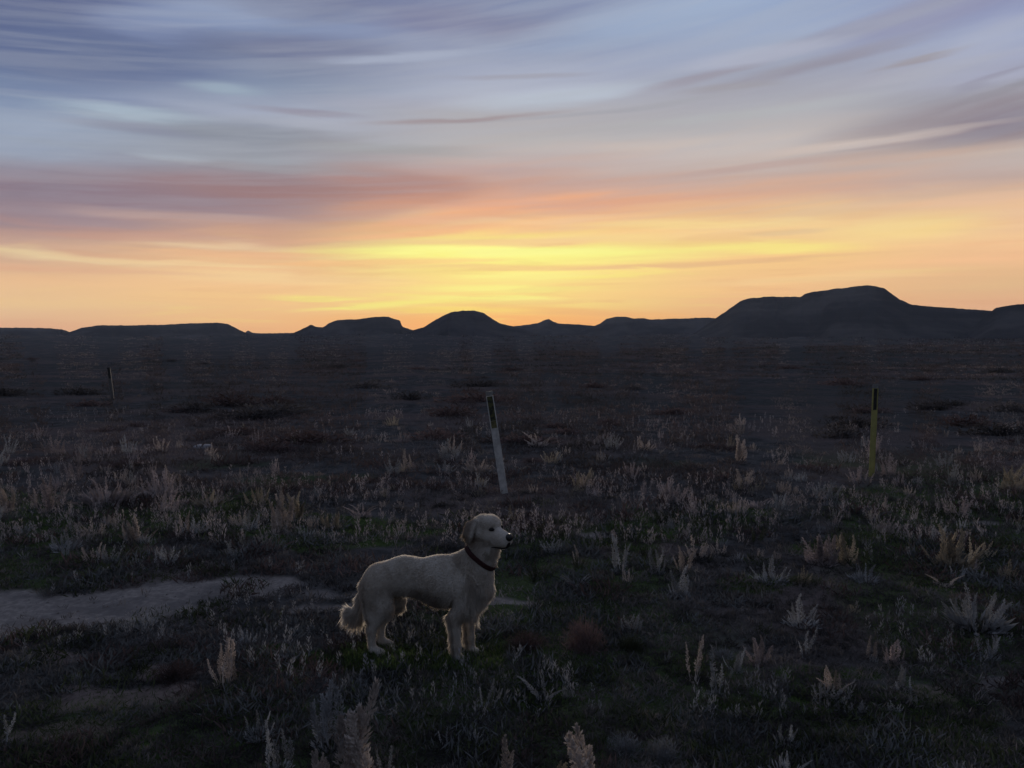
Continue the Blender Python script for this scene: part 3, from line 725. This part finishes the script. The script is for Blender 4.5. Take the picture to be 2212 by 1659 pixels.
STK = leafmat('pale_stalks', (.46, .40, .38), (.27, .24, .24), .8, .12, hue_obj=False)
STK2 = leafmat('grey_stalks', (.36, .355, .355), (.20, .20, .205), 1.1, .12, hue_obj=False)
def stalks(n_, per, x0, x1, y0, y1, hh, name, label, mat, seed, thr):
    x, y, z = scatter(n_, x0, x1, y0, y1)
    dens = vnoise(x*.45, y*.9, seed)*.65+vnoise(x*1.7, y*1.7, seed+5)*.5
    keep = (dens > thr) & (emask(PALE, x, y) < .3)
    x, y, z = x[keep], y[keep], z[keep]; n_ = len(x)
    h = hh*(.3+1.1*rng.random(n_)**1.5); R_ = lambda a: np.repeat(a, per)
    t = rng.random(n_*per); az2 = R_(rng.random(n_)*6.28); tl = R_(rng.random(n_)*.35)
    H_ = R_(h); a = rng.random(n_*per)*6.28; w = H_*.07*np.sin(np.pi*np.clip(t, .05, 1)**.8)
    base = np.stack([R_(x)+H_*t*tl*np.cos(az2)+w*np.cos(a), R_(y)+H_*t*tl*np.sin(az2)+w*np.sin(a), R_(z)+H_*t*.85], 1)
    d = np.stack([np.cos(a)*.5+tl*np.cos(az2), np.sin(a)*.5+tl*np.sin(az2), np.ones(n_*per)], 1)
    L = H_*.20*(.6+.7*rng.random(n_*per))
    V, Fc = rhombs(base, d, L, L*.20)
    tag(link(name, mesh_np(name, V, Fc, mat)), label, 'grass', kind='stuff')
stalks(8500, 24, -500, 2700, 885, 1180, .125, 'dry_stalks', 'pale dry stalks mixed among the shrubs across the plain', STK, 211, .57)
stalks(3200, 30, -500, 2700, 1120, 1560, .085, 'short_dry_stalks', 'short pale dry stalks scattered over the near ground', STK2, 231, .58)

def plain_scrub(n_, per, mat, name, label, cat, seed, thr, up, k):
    r = np.exp(rng.uniform(math.log(45), math.log(680), n_)); a = rng.uniform(rad(-44), rad(44), n_)
    x = r*np.sin(a); y = r*np.cos(a); q = np.clip(r/10, 4, 60)
    kp = vnoise(x*1.2/q, y*1.2/q*.6, seed)*.6+vnoise(x*5./q, y*5./q, seed+3)*.5 > thr
    x, y, r = x[kp], y[kp], r[kp]; z = ground_z(x, y); n_ = len(x)
    s_ = np.clip(r*k*(.5+rng.random(n_)), .08, 1.6); R_ = lambda v: np.repeat(v, per)
    aa = rng.random(n_*per)*6.28; rr = R_(s_)*1.5*np.sqrt(rng.random(n_*per))
    base = np.stack([R_(x)+rr*np.cos(aa), R_(y)+rr*np.sin(aa), R_(z)-.01], 1)
    d = rng.normal(size=(n_*per, 3))*.7; d[:, 2] = np.abs(d[:, 2])*.5+up
    L = R_(s_)*(.5+.7*rng.random(n_*per))
    V, Fc = rhombs(base, d, L, L*.38)
    tag(link(name, mesh_np(name, V, Fc, mat)), label, cat, kind='stuff')
plain_scrub(26000, 7, FAR, 'distant_scrub', 'fine brown scrub thinning out towards the foot of the mesas', 'scrub', 401, .56, .5, .0022)
plain_scrub(20000, 6, FAR2, 'distant_dry_grass', 'fine pale grass speckling the plain up to the mesas', 'grass', 431, .58, .8, .0015)
MATG = leafmat('grey_mat', (.15, .155, .155), (.07, .075, .076), 1.3, .1, hue_obj=False)
MATO = leafmat('olive_mat', (.085, .100, .050), (.040, .048, .028), 1.3, .1, hue_obj=False)
MATR = leafmat('brown_mat', (.13, .092, .085), (.06, .045, .043), 1.3, .1, hue_obj=False)
tufts(1500, 70, -400, 2600, 1090, 1800, .055, 2.2, MATG, 'grey_mat_plants', 'low blue grey cushion plants matting the near ground', 'ground cover', seed=301, thr=.62, flat=.5)
tufts(1500, 70, -400, 2600, 1090, 1800, .050, 2.4, MATO, 'olive_mat_plants', 'low olive green cushion plants matting the near ground', 'ground cover', seed=333, thr=.60, flat=.5)
tufts(1000, 70, -400, 2600, 1000, 1800, .055, 2.2, MATR, 'brown_mat_plants', 'low brown twiggy cushion plants matting the near ground', 'ground cover', seed=377, thr=.62, flat=.5)

dm = [dome_mesh(c_q, 420, wid=.045, name='low_bush') for c_q in ('twig', 'dark', 'twig', 'dark')]
for q in range(60):
    px = random.uniform(-40, 2250); py = 775+200*random.random()**1.3
    x, y, z = (float(v_) for v_ in at(px, py)); s_ = random.uniform(.16, .42)*min(1.6, y/14.)
    o = link('low_bush', dm[q % 4], None, (x, y, z-.03)); o.scale = (s_*random.uniform(1.2, 3.), s_, s_*.75); o.rotation_euler.z = random.uniform(-.3, .3)
    tag(o, 'one of many alike dark low bushes dotting the open plain towards the mesas', 'bush', 'dark low bushes on the far plain')
# pebbles and clods on the bare soil
x, y, z = scatter(14000, -400, 2500, 1120, 1640)
kp = (emask(PALE+RED, x, y) > .5) & (rng.random(len(x)) < .55)
x, y, z = x[kp], y[kp], z[kp]-.010; N = len(x)
r_ = (.003+.011*rng.random(N)**3)*np.clip(y/5, .8, 2); a = rng.random(N)*6.28
Vp = []
for k in range(5):
    aa = a+k*1.2566; Vp.append(np.stack([x+r_*np.cos(aa)*(.7+.5*rng.random(N)), y+r_*np.sin(aa)*(.7+.5*rng.random(N)), z-.003], 1))
Vp.append(np.stack([x, y, z+r_*.8], 1)); Vp = np.stack(Vp, 1).reshape(-1, 3)
Fp = np.stack([np.stack([np.arange(N)*6+k, np.arange(N)*6+(k+1) % 5, np.arange(N)*6+5], 1) for k in range(5)], 1).reshape(-1, 3)
tag(link('pebbles', mesh_np('pebbles', Vp, Fp, leafmat('pebble_stone', (.30, .27, .25), (.12, .105, .10), 8., 0., hue_obj=False))), 'small stones and clods scattered over the bare soil', 'pebbles', kind='stuff')

# ---------- evening air
import bmesh
bmh = bmesh.new(); bmesh.ops.create_cube(bmh, size=1.)
for v_ in bmh.verts: v_.co = Vector((v_.co.x*3300, v_.co.y*3300, 32+v_.co.z*110))
hm = bpy.data.meshes.new('haze'); bmh.to_mesh(hm); bmh.free()
mz = bpy.data.materials.new('evening_haze'); mz.use_nodes = True; n = NT(mz.node_tree)
pv = n.node('ShaderNodeVolumePrincipled'); pv.inputs['Color'].default_value = (.62, .74, 1., 1); pv.inputs['Density'].default_value = HAZE
pv.inputs['Anisotropy'].default_value = 0.
o_ = n.node('ShaderNodeOutputMaterial'); n.l.new(pv.outputs[0], o_.inputs['Volume'])
hm.materials.append(mz)
tag(link('haze', hm), 'thin bluish evening haze over the plain', 'haze', kind='stuff')

# ---------- stones
def stone(px, py, wpx, hpx, label):
    x, y, z = (float(q) for q in at(px, py)); s = y/F
    u = np.linspace(0, np.pi, 14); v = np.linspace(0, 2*np.pi, 25)[:-1]
    U, Vv = np.meshgrid(u, v, indexing='ij')
    r = 1+.45*fbm(U*1.6+px, Vv*1.3, 3, 7)*np.sin(U)
    X = r*np.sin(U)*np.cos(Vv); Y = r*np.sin(U)*np.sin(Vv); Z = np.clip(r*np.cos(U), -.4, .8)
    P = np.stack([X*wpx*s/2, Y*wpx*s*.4, Z*hpx*s], -1).reshape(-1, 3)
    i, j = np.meshgrid(np.arange(13), np.arange(24), indexing='ij'); j2 = (j+1) % 24
    Fq = np.stack([i*24+j, (i+1)*24+j, (i+1)*24+j2, i*24+j2], -1).reshape(-1, 4)
    o = link('stone', mesh_np('stone', P, Fq, solid('pale_stone', (.30, .29, .30), .9, .35, 14.), True), None, (x, y, z))
    tag(o, label, 'rock')
stone(440, 966, 42, 7, 'flat whitish stone lying on the left plain')
stone(392, 964, 12, 6, 'small brownish stone left of the flat whitish one')
stone(1258, 1318, 10, 4, 'tiny pale stone right of the dog near the twiggy bush')

# ------------------------------------------------------------------ marker posts
def box(name, x0, x1, y0, y1, z0, z1, mat, parent, bev=.0015, seg=2, label=None):
    import bmesh
    bm = bmesh.new(); bmesh.ops.create_cube(bm, size=1.)
    for v in bm.verts:
        v.co = Vector(((x0+x1)/2+v.co.x*(x1-x0), (y0+y1)/2+v.co.y*(y1-y0), (z0+z1)/2+v.co.z*(z1-z0)))
    if bev: bmesh.ops.bevel(bm, geom=bm.edges[:], offset=bev, segments=seg, affect='EDGES')
    me = bpy.data.meshes.new(name); bm.to_mesh(me); bm.free(); me.materials.append(mat)
    o = link(name, me, parent)
    if label: o['label'] = label
    return o
WHITE = solid('weathered_white_plastic', (.54, .52, .48), .7, .3, 14.)
YEL = solid('weathered_yellow_plastic', (.36, .33, .11), .6, .2, 9.)
TAN = solid('weathered_tan_plastic', (.13, .12, .11), .6, .2, 9.)
CAP = solid('pale_cap', (.25, .25, .235), .7, .3, 30.)
DEC = solid('worn_dark_print', (.02, .02, .016), .7, .5, 34., col2=(.085, .085, .03))
DECY = solid('faded_yellow_band', (.15, .135, .055), .7, .4, 26.)
BLK = solid('black_print', (.013, .013, .013), .7, .3, 30., col2=(.03, .03, .026))
def marker(px0, py0, px1, py1, width, mats, label, spec, yaw=0.):
    """flat flexible marker blade standing at (px0,py0) with its top seen at (px1,py1)"""
    x, y, z = (float(q) for q in at(px0, py0)); s = y/F
    H = (py0-py1)*s*1.0; dxx = (px1-px0)*s
    L = math.hypot(H, dxx)
    root = link('marker_post', None, None, (x, y, z-.01)); root.rotation_euler = (0, math.atan2(dxx, H), 0)
    tag(root, label, 'marker')
    body, cap, decal, band, bodylab = mats
    w = width/2; t = .004
    top = spec['top']; a = spec['dec0']; b = spec['dec1']; c = spec['band1']
    # blade: shallow rib down each edge so it reads as a stiffened strip
    bl = box('blade', -w, w, -t, t, 0, L*top, body, root)
    box('edge_rib', -w-.003, -w+.008, -t-.005, t+.003, .001, L*(c if spec.get('ribcut') else top)-.001, body, root)
    box('edge_rib', w-.008, w+.003, -t-.005, t+.003, .001, L*(c if spec.get('ribcut') else top)-.001, body, root)
    box('cap', -w*1.02, w*1.02, -t-.006, t+.006, L*top+.0005, L, cap, root, .003)
    box('decal', -w*spec['dw'], w*spec['dw'], -t-.0035, -t-.0008, L*b, L*a, decal, root, 0)
    box('band', -w*.86, w*.86, -t-.0030, -t-.0006, L*c, L*b-.002, band, root, 0)
    for o in root.children: o.rotation_euler = (0, 0, yaw)
    return root
marker(1090, 1066, 1056, 841, .080, (WHITE, CAP, DEC, DECY, None), 'white marker post leaning left behind the dog, with a dark print near its top',
       {'top': .955, 'dec0': .95, 'dec1': .715, 'band1': .645, 'dw': .80})
marker(1882, 1030, 1886, 826, .074, (YEL, CAP, BLK, YEL, None), 'upright yellow marker post on the right plain with a black print near its top',
       {'top': .955, 'dec0': .95, 'dec1': .725, 'band1': .655, 'dw': .62}, .2)
marker(244, 865, 237, 793, .085, (TAN, BLK, BLK, TAN, None), 'farthest marker post, dim and small on the left plain with a black top',
       {'top': .955, 'dec0': .95, 'dec1': .67, 'band1': .60, 'dw': .9}, .1)

# ------------------------------------------------------------------ the dog
YAW = rad(-12); HY = rad(-30)
HS = 1.17
hc_ = np.array([.428, -.012, .772])
def hp(x, y, z):   # head frame -> dog frame
    c, s = math.cos(HY), math.sin(HY)
    x, y, z = x*HS, y*HS, z*HS
    pt = rad(-2); x, z = x*math.cos(pt)-z*math.sin(pt), x*math.sin(pt)+z*math.cos(pt)
    return np.array([c*x-s*y, s*x+c*y, z])+hc_
P = []   # (a, b, r1, r2, yscale, k)
def cone(a, b, r1, r2, sy=1., k=.03): P.append((np.array(a, float), np.array(b, float), r1, r2, sy, k))
# trunk
cone((.30,0,.448),(.16,0,.446),.121,.131,.74)
cone((.16,0,.446),(-.05,0,.472),.129,.094,.76,.04)
cone((-.05,0,.468),(-.19,0,.430),.096,.098,.92,.05)
cone((.365,0,.455),(.34,0,.41),.092,.080,.85,.05)
cone((.25,0,.395),(.33,0,.40),.072,.070,.9,.05)
cone((.16,0,.48),(.27,0,.50),.10,.105,.55,.05)
cone((.30,0,.485),(.430,-.008,.705),.098,.068,.88,.05)
cone((.425,-.01,.565),(.36,0,.44),.042,.066,1.,.05)
for sgn, o_h, o_f in ((-1, 0., 0.), (1, .022, .046)):
    yy = sgn*.062
    # hind leg
    cone((-.195+o_h*.4, sgn*.055, .40),(-.155+o_h, yy, .285),.094,.058,.70,.03)
    cone((-.215+o_h*.5, sgn*.06, .34),(-.225+o_h*.8, yy, .235),.070,.040,.75,.03)
    cone((-.155+o_h, yy, .285),(-.225+o_h*.5, yy, .150),.058,.028,.75,.03)
    cone((-.228+o_h*.3, yy, .150),(-.222+o_h*.1, yy, .045),.025,.020,1.,.02)
    cone((-.218+o_h*.1, yy, .030),(-.170+o_h*.1, yy, .020),.024,.019,1.05,.015)
    for q in (-1, 0, 1): cone((-.175+o_h*.1, yy+q*.014, .018),(-.155+o_h*.1, yy+q*.015, .012),.012,.009,1.,.006)
    # fore leg
    yf = sgn*.058
    cone((.30, sgn*.062, .43),(.325, sgn*.066, .35),.078,.054,.72,.035)
    cone((.32, sgn*.066, .34),(.258+o_f, yf, .262),.054,.038,.80,.03)
    cone((.258+o_f, yf, .262),(.266+o_f, yf, .10),.036,.023,.92,.02)
    cone((.266+o_f, yf, .10),(.270+o_f, yf, .04),.025,.021,1.,.015)
    cone((.270+o_f, yf, .028),(.300+o_f, yf, .020),.025,.020,1.1,.012)
    for q in (-1, 0, 1): cone((.298+o_f, yf+q*.015, .018),(.314+o_f, yf+q*.016, .012),.012,.009,1.,.006)
# tail
tp = [(-.255,0,.425),(-.295,.004,.385),(-.312,.006,.31),(-.322,.006,.245),(-.350,.0,.208),(-.392,-.004,.226)]
tr = [.038,.022,.019,.026,.030,.020]
for q in range(5): cone(tp[q], tp[q+1], tr[q], tr[q+1], 1., .025)
# head
def hcone(a, b, r1, r2, k=.02): cone(hp(*a), hp(*b), r1*HS, r2*HS, 1., k)
hcone((-.012,0,.008),(.020,0,.016),.056,.050,.03)
hcone((-.03,0,-.005),(-.06,0,-.05),.052,.05,.03)
for sg in (-1, 1):
    hcone((.030,sg*.020,.026),(.006,sg*.022,.034),.026,.026,.02)
    hcone((.0,sg*.030,-.022),(.035,sg*.022,-.030),.036,.030,.02)
    hcone((.045,sg*.015,-.020),(.112,sg*.013,-.030),.033,.027,.014)
    hcone((.075,sg*.016,-.046),(.114,sg*.011,-.044),.025,.024,.012)
    # ears: thin hanging flaps, root high and back
    for (aa, bb, r1, r2) in (((-.022,.046,.040),(-.046,.066,.022),.015,.013), ((-.046,.066,.022),(-.052,.074,-.022),.015,.014),
                             ((-.020,.056,.024),(-.022,.074,-.030),.014,.013), ((-.052,.074,-.022),(-.030,.074,-.058),.013,.009),
                             ((-.022,.074,-.030),(-.028,.074,-.058),.012,.009), ((-.034,.066,.012),(-.036,.074,-.030),.013,.012)):
        hcone((aa[0], sg*(aa[1]+.010), aa[2]), (bb[0], sg*(bb[1]+.013), bb[2]), r1*.92, r2*.92, .006)
hcone((.045,0,-.008),(.122,0,-.020),.030,.023,.014)
hcone((.02,0,-.062),(.104,0,-.068),.030,.016,.012)
hcone((-.01,0,-.085),(.03,0,-.095),.042,.028,.03)
hcone((.012,0,-.095),(.0,0,-.150),.036,.044,.03)
hcone((-.02,0,-.055),(-.01,0,-.085),.045,.04,.03)

def sdf(X, Y, Z):
    D = None
    for a, b, r1, r2, sy, k in P:
        ay, by = a[1], b[1]; bx, bz = b[0]-a[0], b[2]-a[2]; b_y = by-ay
        px, py, pz = X-a[0], Y-a[1], Z-a[2]
        L2 = bx*bx+b_y*b_y+bz*bz
        t = np.clip((px*bx+py*b_y+pz*bz)/L2, 0, 1)
        qx, qy, qz = px-t*bx, (py-t*b_y)/sy, pz-t*bz
        d = np.sqrt(qx*qx+qy*qy+qz*qz)-(r1+(r2-r1)*t)
        if D is None: D = d
        else:
            h = np.clip(.5+.5*(D-d)/k, 0, 1)
            D = D+(d-D)*h-k*h*(1-h)
    return D
def surface_nets(Fv, org, h):
    ins = Fv < 0
    n0, n1, n2 = (s-1 for s in Fv.shape)
    acc = np.zeros((n0, n1, n2, 3), np.float32); cnt = np.zeros((n0, n1, n2), np.float32)
    for ax in range(3):
        o1, o2 = [q for q in range(3) if q != ax]
        for u in (0, 1):
            for w in (0, 1):
                s0 = [None]*3; s1 = [None]*3
                s0[ax] = slice(0, -1); s1[ax] = slice(1, None)
                for o, uu in ((o1, u), (o2, w)): s0[o] = s1[o] = slice(uu, (-1 if uu == 0 else None))
                f0 = Fv[tuple(s0)]; f1 = Fv[tuple(s1)]
                ch = (f0 < 0) != (f1 < 0)
                t = np.where(ch, f0/np.where(ch, f0-f1, 1), 0)
                acc[..., ax] += np.where(ch, t, 0); acc[..., o1] += ch*u; acc[..., o2] += ch*w; cnt += ch
    act = cnt > 0
    idx = np.full(act.shape, -1, np.int64); idx[act] = np.arange(act.sum())
    ijk = np.argwhere(act)
    V = (ijk+acc[act]/cnt[act][:, None])*h+org
    Q = []
    for ax in range(3):
        o1, o2 = (ax+1) % 3, (ax+2) % 3
        s0 = [slice(None)]*3; s1 = [slice(None)]*3; s0[ax] = slice(0, -1); s1[ax] = slice(1, None)
        a = ins[tuple(s0)]; b = ins[tuple(s1)]
        e = np.argwhere(a != b)
        ok = (e[:, o1] > 0) & (e[:, o2] > 0) & (e[:, o1] < idx.shape[o1]) & (e[:, o2] < idx.shape[o2]) & (e[:, ax] < idx.shape[ax])
        e = e[ok]; sgn = a[tuple(e.T)]
        def gi(d1, d2):
            q = e.copy(); q[:, o1] += d1; q[:, o2] += d2; return idx[tuple(q.T)]
        q = np.stack([gi(-1, -1), gi(0, -1), gi(0, 0), gi(-1, 0)], 1)
        q[~sgn] = q[~sgn][:, ::-1]
        Q.append(q)
    return V, np.concatenate(Q)
hgr = .0055
gx_, gy_, gz_ = (np.arange(a, b, hgr, dtype=np.float32) for a, b in ((-.50, .64), (-.22, .20), (-.02, .86)))
X, Y, Z = np.meshgrid(gx_, gy_, gz_, indexing='ij')
Fv = sdf(X, Y, Z)
DV, DF = surface_nets(Fv, np.array([gx_[0], gy_[0], gz_[0]]), hgr)
def grad(p):
    e = .002
    g = np.stack([sdf(p[:, 0]+(e if q == 0 else 0), p[:, 1]+(e if q == 1 else 0), p[:, 2]+(e if q == 2 else 0)) -
                  sdf(p[:, 0]-(e if q == 0 else 0), p[:, 1]-(e if q == 1 else 0), p[:, 2]-(e if q == 2 else 0)) for q in range(3)], 1)
    return g/(np.linalg.norm(g, axis=1, keepdims=True)+1e-9)
def furmat(name, a, b, transl):
    m = bpy.data.materials.new(name); m.use_nodes = True; n = NT(m.node_tree)
    geo = n.node('ShaderNodeTexCoord').outputs['Object']
    f = n.noise(geo, 7., 4, .55); f2 = n.noise(geo, 90., 3, .6)
    c = n.mix(n.rng(f, .40, .62), (*a, 1), (*b, 1))
    k = n.m('ADD', n.m('MULTIPLY', f2, .5), .75)
    c = n.mix(1., c, n.xyz(k, k, k), 'MULTIPLY')
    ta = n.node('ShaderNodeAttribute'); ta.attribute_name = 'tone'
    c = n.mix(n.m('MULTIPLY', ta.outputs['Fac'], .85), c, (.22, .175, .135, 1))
    d = n.node('ShaderNodeBsdfDiffuse'); n.l.new(c, d.inputs[0])
    t = n.node('ShaderNodeBsdfTranslucent'); n.l.new(c, t.inputs[0])
    mx = n.node('ShaderNodeMixShader'); mx.inputs[0].default_value = transl
    n.l.new(d.outputs[0], mx.inputs[1]); n.l.new(t.outputs[0], mx.inputs[2])
    o = n.node('ShaderNodeOutputMaterial'); n.l.new(mx.outputs[0], o.inputs[0]); return m
COAT = furmat('cream_coat', (.44, .405, .355), (.35, .31, .26), 0.)
FUR = furmat('cream_fur', (.68, .63, .56), (.55, .49, .42), .70)
dxw, dyw, dzw = (float(q) for q in at((1250+900/2.37)/1.8228, (1950+1468/2.37)/1.8228))
dog = link('dog', None, None, (dxw, dyw, dzw-.006)); dog.rotation_euler.z = YAW; dog.scale = (1, 1, .96)
tag(dog, 'cream coated dog in a dark red collar standing side on and looking to the right', 'dog')
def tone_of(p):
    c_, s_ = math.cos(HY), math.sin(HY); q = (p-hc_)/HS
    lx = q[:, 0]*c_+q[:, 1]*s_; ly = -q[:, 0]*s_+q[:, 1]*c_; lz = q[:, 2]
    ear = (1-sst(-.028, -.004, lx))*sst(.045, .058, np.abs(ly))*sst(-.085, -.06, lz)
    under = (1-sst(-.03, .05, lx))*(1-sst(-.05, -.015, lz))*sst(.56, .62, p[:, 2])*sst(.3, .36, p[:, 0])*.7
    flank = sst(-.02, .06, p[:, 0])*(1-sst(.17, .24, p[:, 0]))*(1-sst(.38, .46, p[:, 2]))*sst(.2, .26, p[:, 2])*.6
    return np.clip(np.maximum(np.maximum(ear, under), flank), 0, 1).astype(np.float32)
def add_tone(me, val):
    a_ = me.attributes.new('tone', 'FLOAT', 'POINT'); a_.data.foreach_set('value', val)
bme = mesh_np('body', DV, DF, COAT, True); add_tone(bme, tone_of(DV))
link('body', bme, dog)
# coat of hair
tri_a = DV[DF[:, 0]]; tri_b = DV[DF[:, 1]]; tri_c = DV[DF[:, 2]]; tri_d = DV[DF[:, 3]]
NH = 150000
fi = rng.integers(0, len(DF), NH)
u = rng.random((NH, 1)); w = rng.random((NH, 1))
bp = (tri_a[fi]*(1-u)+tri_b[fi]*u)*(1-w)+(tri_d[fi]*(1-u)+tri_c[fi]*u)*w
nr = grad(bp)
x, y, z = bp.T
c_, s_ = math.cos(HY), math.sin(HY)
lx = ((bp-hc_)[:, 0]*c_+(bp-hc_)[:, 1]*s_)/HS; lz = (bp-hc_)[:, 2]/HS
naxis = np.array([.63, 0, .777]); cc = np.array([.375, -.004, .616])
cd = (bp-cc) @ naxis
head = cd > .02
flow = np.tile(np.array([-.75, 0, -.55]), (NH, 1))
legs = (z < .27)
flow[legs] = (-.15, 0, -1)
tail = (x < -.30) & (z < .41)
flow[tail] = (-.5, 0, -.9)
flow[head] = np.array([-c_*.8, -s_*.8, -.35])
chest = (x > .33) & (~head) & (z > .22); flow[chest] = (.05, 0, -1)
Lh = np.full(NH, .011)
Lh[head] = .010; face = head & (lx > .035) & (lz < .02); Lh[face] = .0035
Lh[legs] = .008
near_low = (z < .28) & (z > .05)
frb = near_low & (nr[:, 0] < -.35) & (x > .1); Lh[frb] = .036
hrb = near_low & (nr[:, 0] < -.3) & (x < -.1) & ~tail; Lh[hrb] = .016
blly = (nr[:, 2] < -.35) & (z > .22) & (x > -.12) & (x < .34); Lh[blly] = .030
che = chest & (nr[:, 0] > .15); Lh[che] = .054
thr = head & (nr[:, 2] < -.1) & (lx < .06) & (lz < -.06); Lh[thr] = .026
rump = (x < -.2) & (nr[:, 0] < -.4) & (z > .2) & (z < .45) & ~tail; Lh[rump] = .024
tl = tail & (z < .33); Lh[tl] = .042; Lh[tl & (nr[:, 2] < 0)] = .066
Lh[tail & (z >= .33)] = .026
ruff = (np.abs(cd+.05) < .05) & (nr[:, 2] > 0); Lh[ruff] = .022
cnear = (cd > -.09) & (cd < .03) & (x > .3); Lh[cnear] = np.minimum(Lh[cnear], .012)
clumpn = fbm(x*60+y*40, z*60-y*50, 2, 77)
Lh = Lh*(.55+.75*rng.random(NH))*(1+np.where(Lh > .015, 1.1, .4)*clumpn)
tang = flow-(flow*nr).sum(1, keepdims=True)*nr
tang /= np.linalg.norm(tang, axis=1, keepdims=True)+1e-6
lift = np.where(Lh > .015, .6, .42)[:, None]
d = tang*.85+nr*lift+rng.normal(size=(NH, 3))*.10
d = d+np.stack([0*clumpn, 0*clumpn, -np.where(Lh > .02, .35, 0)], 1)
keep = (np.abs(cd) > .016) | (z < .36) | (x < .22)
nosep = hp(.137, 0, -.014)
keep &= np.linalg.norm(bp-nosep, axis=1) > .022
for sg in (-1, 1): keep &= np.linalg.norm(bp-hp(.052, sg*.030, .012), axis=1) > .012
bp, d, Lh, = bp[keep]-nr[keep]*.001, d[keep], Lh[keep]
V, Fc = blades(bp, d, Lh, .0011+Lh*.05)
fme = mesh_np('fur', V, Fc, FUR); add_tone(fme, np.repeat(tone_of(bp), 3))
link('fur', fme, dog)
# nose, eyes, mouth
def ball(name, c, r, mat, parent, sc=(1, 1, 1), rotz=0., label=None):
    u = np.linspace(0, np.pi, 13); v = np.linspace(0, 2*np.pi, 21)[:-1]
    U, Vv = np.meshgrid(u, v, indexing='ij')
    Pp = np.stack([r*sc[0]*np.sin(U)*np.cos(Vv), r*sc[1]*np.sin(U)*np.sin(Vv), r*sc[2]*np.cos(U)], -1).reshape(-1, 3)
    i, j = np.meshgrid(np.arange(12), np.arange(20), indexing='ij'); j2 = (j+1) % 20
    Fq = np.stack([i*20+j, (i+1)*20+j, (i+1)*20+j2, i*20+j2], -1).reshape(-1, 4)
    o = link(name, mesh_np(name, Pp, Fq, mat, True), parent, tuple(float(q) for q in c)); o.rotation_euler.z = rotz
    return o
NOSE = solid('wet_black_nose', (.012, .011, .011), .5, .2, 60., .4)
EYE = solid('dark_eye', (.008, .006, .005), .25, .1, 60., .5)
LIP = solid('dark_lip', (.014, .012, .012), .7, .2, 60., .2)
nz = ball('nose', hp(.140, 0, -.016), .024, NOSE, dog, (.80, 1.0, .88), HY)
ball('lips', hp(.133, 0, -.047), .019, LIP, dog, (.62, .85, 1.15), HY)
for sg in (-1, 1):
    ball('nostril', hp(.155, sg*.009, -.018)-hp(.140, 0, -.016), .004, LIP, nz)
    e_ = ball('eye', hp(.056, sg*.034, .011), .0125, EYE, dog, (.9, .9, .8), HY)
    ball('eyelid', hp(.0, sg*-.003, .001)-hp(0, 0, 0), .0175, LIP, e_, (1.15, .72, .62))
def on_surface(p0, direction):
    direction = np.array(direction, float); direction /= np.linalg.norm(direction)
    ts = np.linspace(0, .2, 400); Q = np.array(p0)[None]+ts[:, None]*direction
    f = sdf(Q[:, 0], Q[:, 1], Q[:, 2]); k = np.argmax(f > 0)
    return Q[k], direction
def tube(name, pts, rr, mat, parent):
    V = []; Fq = []; m = 8; pts = [np.array(p) for p in pts]
    for q, p in enumerate(pts):
        t = pts[min(q+1, len(pts)-1)]-pts[max(q-1, 0)]; t /= np.linalg.norm(t)
        a = np.cross(t, [0, 0, 1.]); a /= np.linalg.norm(a)+1e-9; b = np.cross(t, a)
        for k in range(m): V.append(p+rr[q]*(a*math.cos(k*6.2832/m)+b*math.sin(k*6.2832/m)))
    for q in range(len(pts)-1):
        for k in range(m): Fq.append((q*m+k, q*m+(k+1) % m, q*m+m+(k+1) % m, q*m+m+k))
    return link(name, mesh_np(name, V, Fq, mat, True), parent)
mp = []
for side in (-1, 1):
    seg = []
    for q in range(8):
        f = q/7; base = hp(.055+.068*f, 0, -.066-.012*(1-f))
        out_ = hp(.055+.068*f+.03*f**3, side*.05*(1-.6*f**2), -.066-.012*(1-f))-hp(.055+.068*f, 0, -.066-.012*(1-f))
        pnt, dd_ = on_surface(base, out_); seg.append(pnt)
    mp.append(seg)
pts = mp[0]+mp[1][::-1]
tube('lips', pts, [.0022+.0045*math.sin(q/(len(pts)-1)*math.pi) for q in range(len(pts))], LIP, dog)
# collar: a band that hugs the neck
e1 = np.array([naxis[2], 0, -naxis[0]]); e2 = np.array([0., 1, 0])
ring = []
for q in range(56):
    a = q/56*2*math.pi
    pnt, dd_ = on_surface(cc, e1*math.cos(a)+e2*math.sin(a))
    ring.append((np.linalg.norm(pnt-cc), dd_))
rr = np.array([r for r, _ in ring]); rr = np.minimum(rr, .135)
for _ in range(3): rr = (np.roll(rr, 1)+rr+np.roll(rr, -1))/3
V = []; Fq = []
prof = [(-.013, .003), (-.014, .006), (-.010, .008), (.010, .008), (.014, .006), (.013, .003), (.011, -.004), (-.011, -.004)]
for q in range(56):
    dd_ = ring[q][1]
    for (sx, so) in prof: V.append(cc+naxis*sx+dd_*(rr[q]+so))
for q in range(56):
    for k in range(8):
        Fq.append((q*8+k, q*8+(k+1) % 8, ((q+1) % 56)*8+(k+1) % 8, ((q+1) % 56)*8+k))
link('collar', mesh_np('collar', V, Fq, solid('dark_red_webbing', (.040, .010, .010), .8, .4, 60.), True), dog)
